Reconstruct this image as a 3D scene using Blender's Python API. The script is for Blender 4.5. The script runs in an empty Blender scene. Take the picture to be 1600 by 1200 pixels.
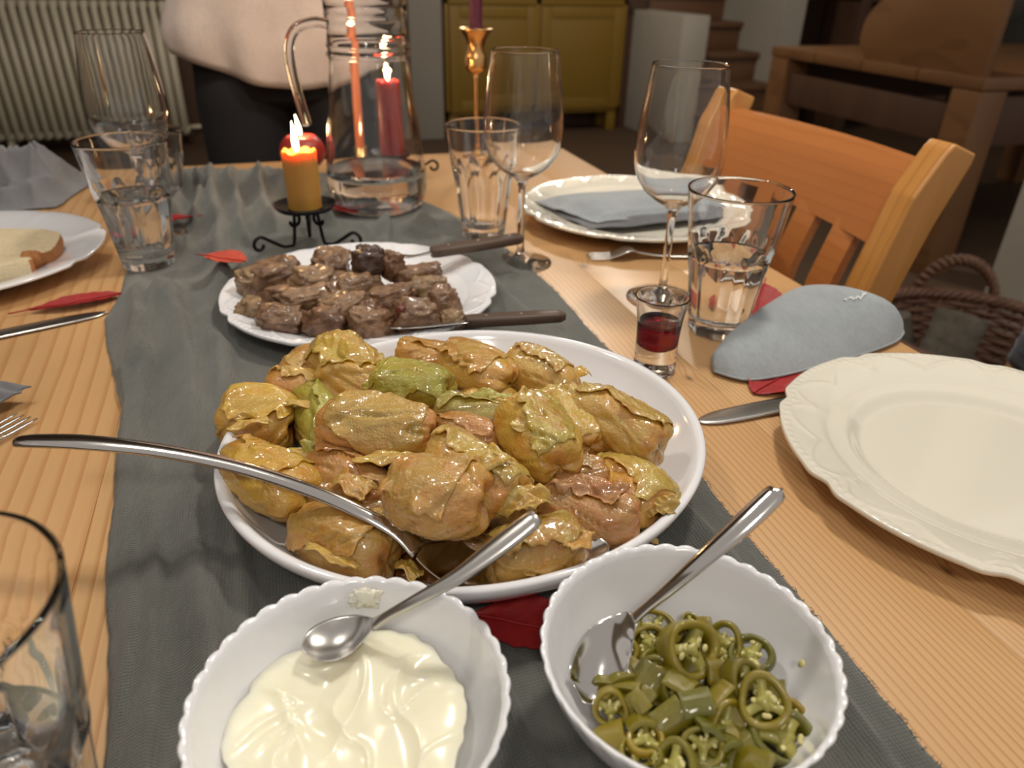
import bpy, bmesh, math, random
import numpy as np
from mathutils import Vector, Matrix, Euler, noise
random.seed(7)
PI = math.pi
SC = bpy.context.scene
COL = SC.collection
T = 0.75                       # height of the table top above the floor

# ------------------------------------------------------------------ camera, light, exposure
def look_basis(yaw, pitch, roll):
    f = Vector((math.sin(yaw)*math.cos(pitch), math.cos(yaw)*math.cos(pitch), -math.sin(pitch)))
    r = Vector((math.cos(yaw), -math.sin(yaw), 0)); u = r.cross(f)
    r2 = r*math.cos(roll)+u*math.sin(roll); u2 = -r*math.sin(roll)+u*math.cos(roll)
    return Matrix(((r2.x, u2.x, -f.x), (r2.y, u2.y, -f.y), (r2.z, u2.z, -f.z)))
cam_data = bpy.data.cameras.new('camera'); cam = bpy.data.objects.new('camera', cam_data); COL.objects.link(cam)
cam.matrix_world = Matrix.Translation((0, 0, T+0.30)) @ look_basis(math.radians(18.4), math.radians(29.5), math.radians(1.2)).to_4x4()
cam_data.sensor_width = 36; cam_data.lens = 36*1140/1600
cam_data.clip_start = 0.01; cam_data.clip_end = 60
cam_data.dof.use_dof = True; cam_data.dof.focus_distance = 0.44; cam_data.dof.aperture_fstop = 8.0
SC.camera = cam
SC.view_settings.view_transform = 'Standard'; SC.view_settings.look = 'None'
SC.view_settings.exposure = 0.42; SC.view_settings.gamma = 1.0; SC.view_settings.use_curve_mapping = False
SC.cycles.max_bounces = 14; SC.cycles.transmission_bounces = 12; SC.cycles.transparent_max_bounces = 12
SC.cycles.diffuse_bounces = 4; SC.cycles.glossy_bounces = 6; SC.cycles.sample_clamp_indirect = 6.0
SC.cycles.caustics_refractive = True; SC.cycles.caustics_reflective = True; SC.cycles.blur_glossy = 1.0
world = bpy.data.worlds.new('world'); SC.world = world; world.use_nodes = True
world.node_tree.nodes['Background'].inputs[0].default_value = (1.0, 0.92, 0.84, 1)
world.node_tree.nodes['Background'].inputs[1].default_value = 0.34
def lamp(name, loc, watts, radius, color):
    d = bpy.data.lights.new(name, 'POINT'); d.energy = watts; d.shadow_soft_size = radius; d.color = color
    o = bpy.data.objects.new(name, d); o.location = loc; COL.objects.link(o); return o
WARM = (1.0, 0.94, 0.82)
lamp('pendant_light', (0.60, 0.70, T+1.15), 21.0, 0.07, WARM)
lamp('pendant_light_two', (-0.35, 0.95, T+1.25), 11.0, 0.06, WARM)
lamp('fill_light', (-0.3, -0.9, T+1.55), 20.0, 0.12, WARM)  # added fill from behind the camera, brightens the chair fronts
lamp('room_light', (1.6, 3.6, T+1.6), 50.0, 0.10, WARM)

# ------------------------------------------------------------------ helpers
def tag(o, label=None, cat=None, group=None, kind=None):
    if label: o['label'] = label
    if cat: o['category'] = cat
    if group: o['group'] = group
    if kind: o['kind'] = kind
    return o
def thing(name, label, cat, loc=(0, 0, 0), rz=0.0, group=None):
    o = bpy.data.objects.new(name, None); COL.objects.link(o)
    o.empty_display_size = 0.02; o.location = loc; o.rotation_euler = (0, 0, rz)
    return tag(o, label, cat, group)
def ob(name, mesh, mat=None, parent=None, loc=None, rot=None):
    o = bpy.data.objects.new(name, mesh); COL.objects.link(o)
    if mat and len(mesh.materials) == 0: mesh.materials.append(mat)
    if parent: o.parent = parent
    if loc: o.location = loc
    if rot: o.rotation_euler = rot
    return o
def dup(root, loc, rot=None, label=None, group=None, scale=None):
    r = root.copy(); COL.objects.link(r); r.location = loc
    if rot is not None: r.rotation_euler = rot
    if scale is not None: r.scale = scale
    if label: r['label'] = label
    if group: r['group'] = group
    for ch in list(root.children):
        c = ch.copy(); COL.objects.link(c); c.parent = r
        for g in ch.children:
            d = g.copy(); COL.objects.link(d); d.parent = c
    return r
class MB:
    def __init__(s): s.v = []; s.f = []
    def add(s, vs, fs):
        n = len(s.v); s.v += [tuple(map(float, p)) for p in vs]; s.f += [tuple(i+n for i in q) for q in fs]; return s
    def grid(s, P, cu=False, cv=False, flip=False):
        nu, nv = len(P), len(P[0]); vs = [p for row in P for p in row]; fs = []
        for i in range(nu if cu else nu-1):
            for j in range(nv if cv else nv-1):
                a = i*nv+j; b = i*nv+(j+1) % nv; c = ((i+1) % nu)*nv+(j+1) % nv; d = ((i+1) % nu)*nv+j
                fs.append((a, b, c, d) if not flip else (d, c, b, a))
        return s.add(vs, fs)
    def lathe(s, prof, n=48, rf=None):
        # prof: (r, z); r==0 makes a pole. rf(r, z, angle, index) -> (r, z)
        rings = []
        for k, (r, z) in enumerate(prof):
            if r <= 1e-7: rings.append([len(s.v)]); s.v.append((0, 0, float(z)))
            else:
                b = len(s.v)
                for i in range(n):
                    a = 2*PI*i/n; rr, zz = rf(r, z, a, k) if rf else (r, z)
                    s.v.append((rr*math.cos(a), rr*math.sin(a), zz))
                rings.append(list(range(b, b+n)))
        for A, B in zip(rings[:-1], rings[1:]):
            for i in range(n):
                j = (i+1) % n
                if len(A) == 1 and len(B) == 1: continue
                if len(A) == 1: s.f.append((A[0], B[j], B[i]))
                elif len(B) == 1: s.f.append((A[i], A[j], B[0]))
                else: s.f.append((A[i], A[j], B[j], B[i]))
        return s
    def tube(s, pts, rad, n=10, cap=True, closed=False, flat=None):
        pts = [Vector(p) for p in pts]; m = len(pts)
        R = rad if hasattr(rad, '__len__') else [rad]*m
        rings = []; prev = None
        for i, p in enumerate(pts):
            if closed: t = pts[(i+1) % m]-pts[i-1]
            else: t = pts[min(i+1, m-1)]-pts[max(i-1, 0)]
            t.normalize()
            if prev is None:
                up = Vector((0, 0, 1)) if abs(t.z) < .9 else Vector((1, 0, 0))
                a = t.cross(up).normalized()
            else:
                a = (prev-t*prev.dot(t)).normalized()
            prev = a; b = t.cross(a)
            fl = flat or (1, 1)
            rings.append([p+(a*math.cos(2*PI*k/n)*fl[0]+b*math.sin(2*PI*k/n)*fl[1])*R[i] for k in range(n)])
        b0 = len(s.v); s.grid(rings, cu=closed, cv=True, flip=True)
        if cap and not closed:
            s.f.append(tuple(range(b0, b0+n))); s.f.append(tuple(b0+(m-1)*n+k for k in reversed(range(n))))
        return s
    def box(s, lo, hi):
        x0, y0, z0 = lo; x1, y1, z1 = hi
        return s.add([(x0,y0,z0),(x1,y0,z0),(x1,y1,z0),(x0,y1,z0),(x0,y0,z1),(x1,y0,z1),(x1,y1,z1),(x0,y1,z1)],
                     [(3,2,1,0),(4,5,6,7),(0,1,5,4),(1,2,6,5),(2,3,7,6),(3,0,4,7)])
    def prism(s, poly, axis, a, b):
        # poly: 2D outline; extruded along axis from a to b
        n = len(poly)
        def mk(p, t):
            return (t, p[0], p[1]) if axis == 0 else ((p[0], t, p[1]) if axis == 1 else (p[0], p[1], t))
        return s.add([mk(p, a) for p in poly]+[mk(p, b) for p in poly],
                     [tuple(range(n)), tuple(n+i for i in reversed(range(n)))]+[(i, n+i, n+(i+1) % n, (i+1) % n) for i in range(n)])
    def mesh(s, name='mesh', smooth=True, bevel=0, seg=2, angle=None):
        m = bpy.data.meshes.new(name); m.from_pydata(s.v, [], s.f); m.validate()
        bm = bmesh.new(); bm.from_mesh(m)
        bmesh.ops.recalc_face_normals(bm, faces=bm.faces)
        if bevel: bmesh.ops.bevel(bm, geom=list(bm.edges), offset=bevel, segments=seg, affect='EDGES', profile=.6)
        if angle is not None:
            for e in bm.edges:
                if len(e.link_faces) == 2 and e.calc_face_angle(0) > angle: e.smooth = False
        for q in bm.faces: q.smooth = smooth
        bm.to_mesh(m); bm.free(); return m
def boxm(lo, hi, bevel=.002, seg=2):
    return MB().box(lo, hi).mesh('box', smooth=True, bevel=bevel, seg=seg, angle=.6)
def spline(keys, n):
    # keys: list of equal-length tuples; Catmull-Rom resample
    K = np.array(keys, float); m = len(K); out = []
    d = np.r_[0, np.cumsum(np.maximum(np.linalg.norm(np.diff(K[:, :3] if K.shape[1] > 3 else K, axis=0), axis=1), 1e-6))]
    for t in np.linspace(0, d[-1], n):
        i = min(max(int(np.searchsorted(d, t))-1, 0), m-2); u = (t-d[i])/(d[i+1]-d[i])
        p0, p1, p2, p3 = K[max(i-1, 0)], K[i], K[i+1], K[min(i+2, m-1)]
        out.append(.5*((2*p1)+(-p0+p2)*u+(2*p0-5*p1+4*p2-p3)*u*u+(-p0+3*p1-3*p2+p3)*u**3))
    return out
def lerp(keys, y):
    for (a, va), (b, vb) in zip(keys[:-1], keys[1:]):
        if a <= y <= b: return va+(vb-va)*(y-a)/(b-a)
    return keys[0][1] if y < keys[0][0] else keys[-1][1]
def sstep(a, b, x):
    t = min(max((x-a)/(b-a), 0), 1); return t*t*(3-2*t)
def nz(x, y, z=0.0): return noise.noise(Vector((x, y, z)))
def fbm(x, y, z=0.0, o=3): return noise.fractal(Vector((x, y, z)), 1.0, 2.0, o)

# ------------------------------------------------------------------ materials
class NT:
    def __init__(s, name):
        s.m = bpy.data.materials.new(name); s.m.use_nodes = True; s.t = s.m.node_tree
        s.b = s.t.nodes['Principled BSDF']
    def n(s, ty, **kw):
        x = s.t.nodes.new(ty)
        for k, v in kw.items():
            if k.startswith('_'): setattr(x, k[1:], v)
            else:
                i = x.inputs[int(k[1:])] if (k[0] == 'i' and k[1:].isdigit()) else x.inputs[k.replace('__', ' ')]
                s.put(i, v)
        return x
    def put(s, inp, v):
        if isinstance(v, bpy.types.NodeSocket): s.t.links.new(v, inp)
        elif isinstance(v, (tuple, list)) and len(v) == 3 and inp.type == 'RGBA': inp.default_value = (*v, 1)
        else: inp.default_value = v
    def set(s, **kw):
        for k, v in kw.items(): s.put(s.b.inputs[k.replace('__', ' ')], v)
        return s
    def obj(s): return s.n('ShaderNodeTexCoord').outputs['Object']
    def gen(s): return s.n('ShaderNodeTexCoord').outputs['Generated']
    def mapv(s, v, scale=(1, 1, 1), loc=(0, 0, 0), rot=(0, 0, 0)):
        return s.n('ShaderNodeMapping', Vector=v, Scale=scale, Location=loc, Rotation=rot).outputs[0]
    def noise(s, v, scale, detail=3, rough=.55, dist=0):
        return s.n('ShaderNodeTexNoise', Vector=v, Scale=scale, Detail=detail, Roughness=rough, Distortion=dist).outputs[0]
    def ramp(s, f, stops):
        r = s.n('ShaderNodeValToRGB', Fac=f); e = r.color_ramp.elements
        while len(e) < len(stops): e.new(.5)
        for x, (p, c) in zip(e, stops):
            x.position = p; x.color = (*c, 1) if len(c) == 3 else c
        return r.outputs[0]
    def math(s, op, a, b=0.0, c=0.0):
        x = s.n('ShaderNodeMath', _operation=op); s.put(x.inputs[0], a); s.put(x.inputs[1], b); s.put(x.inputs[2], c); return x.outputs[0]
    def mix(s, f, a, b, mode='MIX'):
        x = s.n('ShaderNodeMix', _data_type='RGBA', _blend_type=mode); s.put(x.inputs[0], f); s.put(x.inputs[6], a); s.put(x.inputs[7], b); return x.outputs[2]
    def bump(s, h, strength=.3, dist=.001):
        s.put(s.b.inputs['Normal'], s.n('ShaderNodeBump', Height=h, Strength=strength, Distance=dist).outputs[0]); return s
def rgb(r, g, b):
    f = lambda c: (c/255/12.92) if c/255 <= .04045 else ((c/255+.055)/1.055)**2.4
    return (f(r), f(g), f(b))
def plain(name, col, rough=.5, **kw):
    t = NT(name); t.set(Base__Color=col, Roughness=rough, **kw); return t.m
def glass(name, col=(1, 1, 1), ior=1.46, rough=0.0):
    t = NT(name); t.set(Base__Color=col, Roughness=rough, Transmission__Weight=1.0, IOR=ior); return t.m
def ceramic(name, col, rough=.12):
    t = NT(name); o = t.obj()
    t.set(Base__Color=col, Roughness=rough, Coat__Weight=.6, Coat__Roughness=.04, Subsurface__Weight=.08, Subsurface__Radius=(.004, .003, .002), Subsurface__Scale=1.0)
    t.bump(t.noise(o, 60, 2), .04, .001); return t.m
def cloth(name, c1, c2, scale=900, rough=.95, fold=12, st=.5, stripes=0):
    t = NT(name); o = t.obj()
    wa = t.n('ShaderNodeTexWave', Vector=t.mapv(o, rot=(0, 0, .02)), Scale=scale/6.3, Distortion=2.0, Detail=1, _bands_direction='X').outputs[1]
    wb = t.n('ShaderNodeTexWave', Vector=o, Scale=scale/6.3, Distortion=2.0, Detail=1, _bands_direction='Y').outputs[1]
    h = t.math('ADD', wa, wb)
    n1 = t.noise(o, fold, 4); n2 = t.noise(t.mapv(o, (1, .25, 1)), 260, 3, .7)
    h2 = t.math('ADD', t.math('MULTIPLY', h, .25), t.math('MULTIPLY', n2, 1.2))
    c = t.mix(t.ramp(n1, [(.35, (0, 0, 0)), (.65, (1, 1, 1))]), c1, c2)
    c = t.mix(t.math('MULTIPLY', n2, .35), c, (0.02, .02, .02))
    t.set(Base__Color=c, Roughness=rough, Sheen__Weight=.25, Sheen__Roughness=.5); t.bump(h2, st, .0009); return t.m
def wood(name, light, dark, freq=120.0, ax=0, along=1, rough=.45, amp=.05, line=.75, knots=()):
    # grain lines across axis `ax`, running along axis `along`; obj.color.r scales the line spacing
    t = NT(name); o = t.obj()
    rnd = t.n('ShaderNodeObjectInfo')
    off = t.n('ShaderNodeCombineXYZ', X=t.math('MULTIPLY', rnd.outputs['Random'], 0.0), Y=0.0, Z=t.math('MULTIPLY', rnd.outputs['Random'], 7.0)).outputs[0]
    p = t.n('ShaderNodeVectorMath', _operation='ADD', i0=o, i1=off).outputs[0]
    sc = [4.0, 4.0, 4.0]; sc[along] = .9
    n1 = t.noise(t.mapv(p, tuple(sc)), 1.0, 1.5, .4)
    sc2 = [24.0, 24.0, 24.0]; sc2[along] = 5.0
    n2 = t.noise(t.mapv(p, tuple(sc2)), 1.0, 2, .5)
    sp = t.n('ShaderNodeSeparateXYZ', Vector=o).outputs[ax]
    q = t.math('ADD', sp, t.math('MULTIPLY', n1, amp)); q = t.math('ADD', q, t.math('MULTIPLY', n2, .010*120/max(freq, 40)*.5))
    kmask = None
    for (kx, ky, kr) in knots:
        dv = t.n('ShaderNodeVectorMath', _operation='SUBTRACT', i0=o, i1=(kx, ky, 0)).outputs[0]
        dv = t.n('ShaderNodeVectorMath', _operation='MULTIPLY', i0=dv, i1=(1/kr, .55/kr, 0)).outputs[0]
        ln = t.n('ShaderNodeVectorMath', _operation='LENGTH', i0=dv).outputs['Value']
        g = t.math('POWER', 2.7, t.math('MULTIPLY', t.math('MULTIPLY', ln, ln), -.22))
        q = t.math('ADD', q, t.math('MULTIPLY', g, kr*1.6))
        k = t.math('POWER', 2.7, t.math('MULTIPLY', t.math('MULTIPLY', ln, ln), -2.2))
        kmask = k if kmask is None else t.math('MAXIMUM', kmask, k)
    fr = t.math('FRACT', t.math('MULTIPLY', q, t.math('MULTIPLY', t.n('ShaderNodeSeparateColor', Color=rnd.outputs['Color']).outputs[0], freq)))
    f = t.ramp(fr, [(0, (0, 0, 0)), (.62, (.14, .14, .14)), (.88, (1, 1, 1)), (.94, (1, 1, 1)), (1, (0, 0, 0))])
    sc3 = [420.0, 420.0, 420.0]; sc3[along] = 14.0
    n3 = t.noise(t.mapv(p, tuple(sc3)), 1.0, 2, .6)
    tone = t.noise(t.mapv(p, tuple(c*1.3 for c in sc)), 1.0, 3)
    c = t.mix(t.math('MULTIPLY', f, line), light, dark)
    c = t.mix(t.math('MULTIPLY', n3, .28), c, dark)
    c = t.mix(t.ramp(tone, [(.3, (0, 0, 0)), (.75, (.5, .5, .5))]), c, tuple(a*.7+b*.3 for a, b in zip(dark, light)))
    if kmask is not None: c = t.mix(t.math('MULTIPLY', kmask, .9), c, tuple(x*.35 for x in dark))
    t.set(Base__Color=c, Roughness=rough, Coat__Weight=.15, Coat__Roughness=.3)
    t.bump(t.math('ADD', t.math('MULTIPLY', f, .6), n3), .12, .0006); return t.m

M = {}
M['pine'] = wood('pine_wood', rgb(212, 172, 122), rgb(176, 122, 72), freq=150, amp=.10, rough=.42, line=.78,
                 knots=((.344, .222, .004), (.375, .181, .003), (.335, .748, .007), (.316, .471, .004), (.46, .13, .006), (-.3, .62, .006)))
M['chair_wood'] = wood('chair_wood', rgb(196, 124, 66), rgb(160, 92, 44), freq=60, ax=2, along=1, amp=.09, rough=.38, line=.3)
M['chair_post'] = wood('chair_post_wood', rgb(204, 146, 74), rgb(158, 98, 46), freq=70, ax=1, along=2, amp=.05, rough=.35, line=.5)
M['old_wood'] = wood('old_brown_wood', rgb(128, 88, 52), rgb(84, 54, 32), freq=50, ax=0, along=1, amp=.1, rough=.5, line=.4)
M['step_wood'] = wood('step_wood', rgb(120, 84, 56), rgb(84, 56, 36), freq=40, ax=1, along=0, amp=.1, rough=.6, line=.4)
M['dark_wood'] = wood('dark_wood', rgb(88, 60, 42), rgb(58, 38, 26), freq=40, ax=0, along=2, amp=.1, rough=.6, line=.4)
M['handle_wood'] = wood('handle_wood', rgb(96, 74, 60), rgb(54, 38, 30), freq=500, ax=1, along=0, amp=.01, rough=.7, line=.7)
M['runner'] = cloth('runner_gauze', rgb(92, 94, 90), rgb(112, 112, 106), scale=1100, st=1.0)
M['napkin_blue'] = cloth('napkin_blue', rgb(160, 166, 172), rgb(170, 176, 180), scale=2600, st=.25)
M['napkin_grey'] = cloth('napkin_grey', rgb(112, 112, 116), rgb(130, 130, 134), scale=2000, st=.35)
M['shirt'] = cloth('shirt_linen', rgb(222, 200, 186), rgb(236, 216, 204), scale=700, st=.5)
M['trousers'] = plain('black_trousers', rgb(26, 22, 24), .9)
M['skin'] = plain('skin', rgb(206, 152, 124), .5, Subsurface__Weight=.15, Subsurface__Radius=(.01, .004, .002))
M['hair'] = plain('hair', rgb(60, 42, 30), .6)
M['white'] = ceramic('white_porcelain', rgb(238, 238, 243))
M['cream_ware'] = ceramic('cream_porcelain', rgb(226, 220, 206))
M['glass'] = glass('clear_glass')
M['water'] = glass('water', (.97, .99, 1), 1.333)
M['liqueur'] = glass('red_liqueur', (.24, .003, .015), 1.36)
M['steel'] = plain('polished_steel', (.62, .60, .58), .13, Metallic=1.0)
t = NT('brushed_steel'); o = t.obj(); t.set(Base__Color=(.55, .53, .51), Metallic=1.0, Roughness=.27)
t.bump(t.noise(t.mapv(o, (60, 1200, 1200)), 1, 2), .06, .0003); M['brushed'] = t.m
M['iron'] = plain('black_iron', (.012, .011, .011), .45, Metallic=.6)
M['brass'] = plain('brass', (.72, .42, .17), .25, Metallic=1.0)
M['yellow_paint'] = plain('yellow_paint', rgb(128, 98, 26), .5)
M['radiator'] = plain('radiator_enamel', rgb(222, 212, 188), .35)
M['plaster'] = None
def plaster(name, c):
    t = NT(name); o = t.obj(); n = t.noise(o, 3, 5); t.set(Base__Color=t.mix(n, c, tuple(x*.8 for x in c)), Roughness=.9)
    t.bump(t.noise(o, 30, 5), .25, .004); return t.m
M['wall'] = plaster('grey_brown_plaster', rgb(124, 108, 90))
M['white_wall'] = plaster('white_plaster', rgb(178, 170, 158))
M['pier'] = plaster('pale_grey_plaster', rgb(148, 140, 130))
t = NT('brown_stone_floor'); o = t.obj(); n = t.noise(o, 2.2, 5)
t.set(Base__Color=t.mix(n, rgb(96, 74, 56), rgb(74, 56, 42)), Roughness=.6); t.bump(t.noise(o, 14, 4), .2, .004); M['floor'] = t.m
M['candle_yellow'] = plain('beeswax', rgb(180, 132, 60), .4, Subsurface__Weight=.6, Subsurface__Radius=(.02, .008, .002), Subsurface__Scale=1.0)
M['candle_red'] = plain('dark_red_wax', rgb(150, 40, 36), .4, Subsurface__Weight=.4, Subsurface__Radius=(.02, .004, .002), Subsurface__Scale=1.0)
M['candle_purple'] = plain('purple_wax', rgb(84, 26, 48), .45)
M['candle_salmon'] = plain('salmon_wax', rgb(206, 122, 88), .45)
M['wick'] = plain('wick', (.01, .008, .006), .9)
t = NT('flame'); t.set(Base__Color=(0, 0, 0), Emission__Color=(1, .74, .38), Emission__Strength=22.0); M['flame'] = t.m
t = NT('red_leaf'); o = t.obj(); n = t.noise(o, 120, 3)
t.set(Base__Color=t.mix(n, rgb(176, 36, 34), rgb(134, 26, 28)), Roughness=.6, Transmission__Weight=0.0); t.bump(t.noise(o, 500, 3), .4, .0006); M['red_leaf'] = t.m
t = NT('orange_leaf'); o = t.obj(); t.set(Base__Color=t.mix(t.noise(o, 90, 3), rgb(204, 84, 60), rgb(170, 52, 40)), Roughness=.6); M['orange_leaf'] = t.m
# cabbage: tone comes from the roll's own colour
t = NT('braised_cabbage'); o = t.obj(); oi = t.n('ShaderNodeObjectInfo').outputs['Color']
n1 = t.noise(o, 60, 4, .6); n2 = t.noise(t.mapv(o, (45, 150, 150)), 1, 4, .6, 1.5); n3 = t.noise(o, 16, 2)
c = t.mix(t.ramp(n1, [(.44, (0, 0, 0)), (.60, (1, 1, 1))]), oi, t.mix(1.0, oi, (.92, .66, .42), 'MULTIPLY'))
c = t.mix(t.ramp(n3, [(.45, (0, 0, 0)), (.7, (.6, .6, .6))]), c, t.mix(1.0, oi, (1.25, 1.3, 1.5), 'MULTIPLY'))
c = t.mix(t.ramp(n2, [(.5, (0, 0, 0)), (.75, (.5, .5, .5))]), c, t.mix(1.0, oi, (1.25, 1.25, 1.5), 'MULTIPLY'))
t.set(Base__Color=c, Roughness=t.ramp(n1, [(.3, (.2,)*3), (.7, (.36,)*3)]), Coat__Weight=.9, Coat__Roughness=.05,
      Subsurface__Weight=.35, Subsurface__Radius=(.008, .004, .0012), Subsurface__Scale=1.0)
t.bump(t.math('ADD', t.math('MULTIPLY', n2, .9), t.math('ADD', t.noise(o, 240, 2), t.math('MULTIPLY', t.noise(o, 700, 2), .6))), .6, .0012); M['cabbage'] = t.m
t = NT('fried_meat'); o = t.obj(); oi = t.n('ShaderNodeObjectInfo').outputs['Color']
n1 = t.noise(o, 70, 5, .7); n2 = t.noise(t.mapv(o, (60, 260, 260)), 1, 4, .6, 1.0)
c = t.mix(t.ramp(n1, [(.4, (0, 0, 0)), (.62, (1, 1, 1))]), oi, t.mix(1.0, oi, (.42, .34, .28), 'MULTIPLY'))
c = t.mix(t.ramp(n2, [(.55, (0, 0, 0)), (.72, (.7, .7, .7))]), c, t.mix(1.0, oi, (1.5, 1.55, 1.5), 'MULTIPLY'))
t.set(Base__Color=c, Roughness=.42, Coat__Weight=.45, Coat__Roughness=.15, Subsurface__Weight=.1, Subsurface__Radius=(.004, .002, .001), Subsurface__Scale=1.0)
t.bump(t.math('ADD', n2, n1), .8, .002); M['meat'] = t.m
t = NT('pickled_pepper'); o = t.obj(); oi = t.n('ShaderNodeObjectInfo').outputs['Color']; n1 = t.noise(o, 160, 3)
t.set(Base__Color=t.mix(t.ramp(n1, [(.4, (0, 0, 0)), (.7, (.8, .8, .8))]), oi, t.mix(1.0, oi, (1.3, .85, .6), 'MULTIPLY')), Roughness=.25, Coat__Weight=.45, Coat__Roughness=.06,
      Subsurface__Weight=.3, Subsurface__Radius=(.004, .004, .001), Subsurface__Scale=1.0)
t.bump(t.noise(o, 500, 2), .2, .0005); M['pepper'] = t.m
M['pepper_pith'] = plain('pepper_pith', rgb(166, 158, 78), .35, Subsurface__Weight=.3, Subsurface__Radius=(.004, .004, .002), Coat__Weight=.4)
M['seed'] = plain('pepper_seed', rgb(214, 204, 140), .4)
t = NT('sour_cream'); o = t.obj(); t.set(Base__Color=rgb(246, 240, 214), Roughness=.22, Coat__Weight=.35, Coat__Roughness=.1,
      Subsurface__Weight=.4, Subsurface__Radius=(.01, .008, .004), Subsurface__Scale=1.0, Specular__IOR__Level=.5); t.bump(t.noise(o, 90, 3), .12, .0012); M['cream'] = t.m
t = NT('broth'); t.set(Base__Color=rgb(120, 70, 24), Roughness=.05, Coat__Weight=1.0, IOR=1.34); M['broth'] = t.m
t = NT('bread_crumb'); o = t.obj(); n = t.noise(o, 220, 4, .7); t.set(Base__Color=t.mix(n, rgb(228, 212, 180), rgb(198, 176, 138)), Roughness=.9); t.bump(n, 1.0, .003); M['bread'] = t.m
t = NT('bread_crust'); o = t.obj(); t.set(Base__Color=t.mix(t.noise(o, 60, 3), rgb(190, 126, 70), rgb(146, 90, 46)), Roughness=.7); M['crust'] = t.m
M['navy'] = cloth('navy_cloth', rgb(22, 26, 52), rgb(28, 32, 62), scale=900)
t = NT('wicker'); o = t.obj(); t.set(Base__Color=t.mix(t.noise(o, 60, 3), rgb(120, 82, 62), rgb(72, 46, 34)), Roughness=.55); M['wicker'] = t.m
t = NT('bark'); o = t.obj(); n = t.noise(t.mapv(o, (1, 1, .3)), 26, 5); t.set(Base__Color=t.mix(n, rgb(120, 112, 98), rgb(56, 48, 40)), Roughness=.9); t.bump(n, 1, .01); M['bark'] = t.m
M['log_end'] = plain('split_wood', rgb(176, 132, 84), .8)
M['rivet'] = plain('rivet_metal', (.5, .45, .4), .35, Metallic=1.0)
M['thread'] = plain('white_thread', rgb(222, 226, 228), .8)

# ------------------------------------------------------------------ the room
def struct(name, mesh, mat, parent=None, loc=None):
    o = ob(name, mesh, mat, parent, loc)
    if not parent: tag(o, kind='structure')
    return o
struct('floor', MB().box((-4, -2.2, -.1), (8.2, 8.4, 0)).mesh(smooth=False), M['floor'])
struct('wall_back', MB().box((-4, 5.62, 0), (2.62, 5.8, 2.6)).mesh(smooth=False), M['wall'])
struct('wall_left', MB().box((-2.7, -2.2, 0), (-2.5, 5.62, 2.6)).mesh(smooth=False), M['wall'])
struct('wall_stairwell', MB().box((2.62, 8.2, 0), (8.2, 8.4, 2.6)).mesh(smooth=False), M['dark_wood'])
struct('wall_right', MB().box((7.9, -2.2, 0), (8.1, 8.2, 2.6)).mesh(smooth=False), M['pier'])
struct('ceiling', MB().box((-2.7, 1.9, 2.6), (8.1, 8.4, 2.7)).mesh(smooth=False), M['wall'])
struct('trim_1', boxm((-.50, 5.5, 0), (-.38, 5.62, 2.6), .006), M['dark_wood'])          # brown door post
struct('trim_2', boxm((-.38, 5.54, 0), (-.26, 5.62, 2.6), .006), M['pier'])
struct('trim_3', boxm((2.62, 5.45, 0), (2.80, 5.8, 2.6), .006), M['dark_wood'])
struct('baseboard_back', boxm((-2.5, 5.60, 0), (2.62, 5.62, .09), .004), M['dark_wood'])
struct('pillar_plastered', boxm((.98, 5.25, 0), (1.21, 5.62, 2.6), .02), M['pier'])
# stairs between two low white walls
st = thing('stairs', None, None, (0, 0, 0)); tag(st, kind='structure')
step_m = MB()
for k in range(1, 9):
    y0 = 4.25+.27*k; zt = .1867*k
    ob('riser', boxm((2.90, y0+.02, zt-.1867), (3.56, y0+.05, zt-.035), .003), M['step_wood'], st)
    ob('tread', boxm((2.90, y0-.015, zt-.035), (3.56, y0+.30, zt), .006), M['step_wood'], st)
sw = MB().box((2.70, 4.72, 0), (2.90, 8.2, .82)).mesh(bevel=.012, seg=2, angle=.6)
struct('wall_stair_side', sw, M['white_wall'])
poly = [(5.02, .42), (5.02, 2.6), (8.2, 2.6), (8.2, 2.5), (5.5, .42)]
struct('wall_stair_right', MB().prism([(4.86, .36), (4.86, .92), (4.86, 2.6), (8.2, 2.6), (8.2, 1.9), (5.1, .36)], 0, 3.56, 3.74).mesh(smooth=False), M['white_wall'])
struct('wall_pillar_right', boxm((2.30, 1.60, 0), (2.42, 1.75, 2.6), .02), M['white_wall'])

# radiator: every column a part
rad = thing('radiator', 'cream column radiator on the back wall at the far left', 'radiator', (-1.62, 5.36, .07))
colm = MB()
for dy in (-.055, .055):
    colm.tube([(0, dy, .03), (0, dy, .78)], .019, 10)
for zz in (.045, .765):
    colm.tube([(0, -.06, zz), (0, .06, zz)], .024, 10)
colm = colm.mesh('column')
for i in range(22):
    ob('column', colm, M['radiator'], rad, (.0255+.0525*i, 0, 0))
ob('pipe', MB().tube([(1.15, 0, .06), (1.24, 0, .06), (1.24, .1, .06)], .012, 8).tube([(1.15, 0, .75), (1.2, 0, .75)], .02, 8).mesh(), M['radiator'], rad)
for i in (2, 19): ob('foot', boxm((.0255+.0525*i-.015, -.05, -.07), (.0255+.0525*i+.015, .05, .03), .004), M['radiator'], rad)

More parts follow.
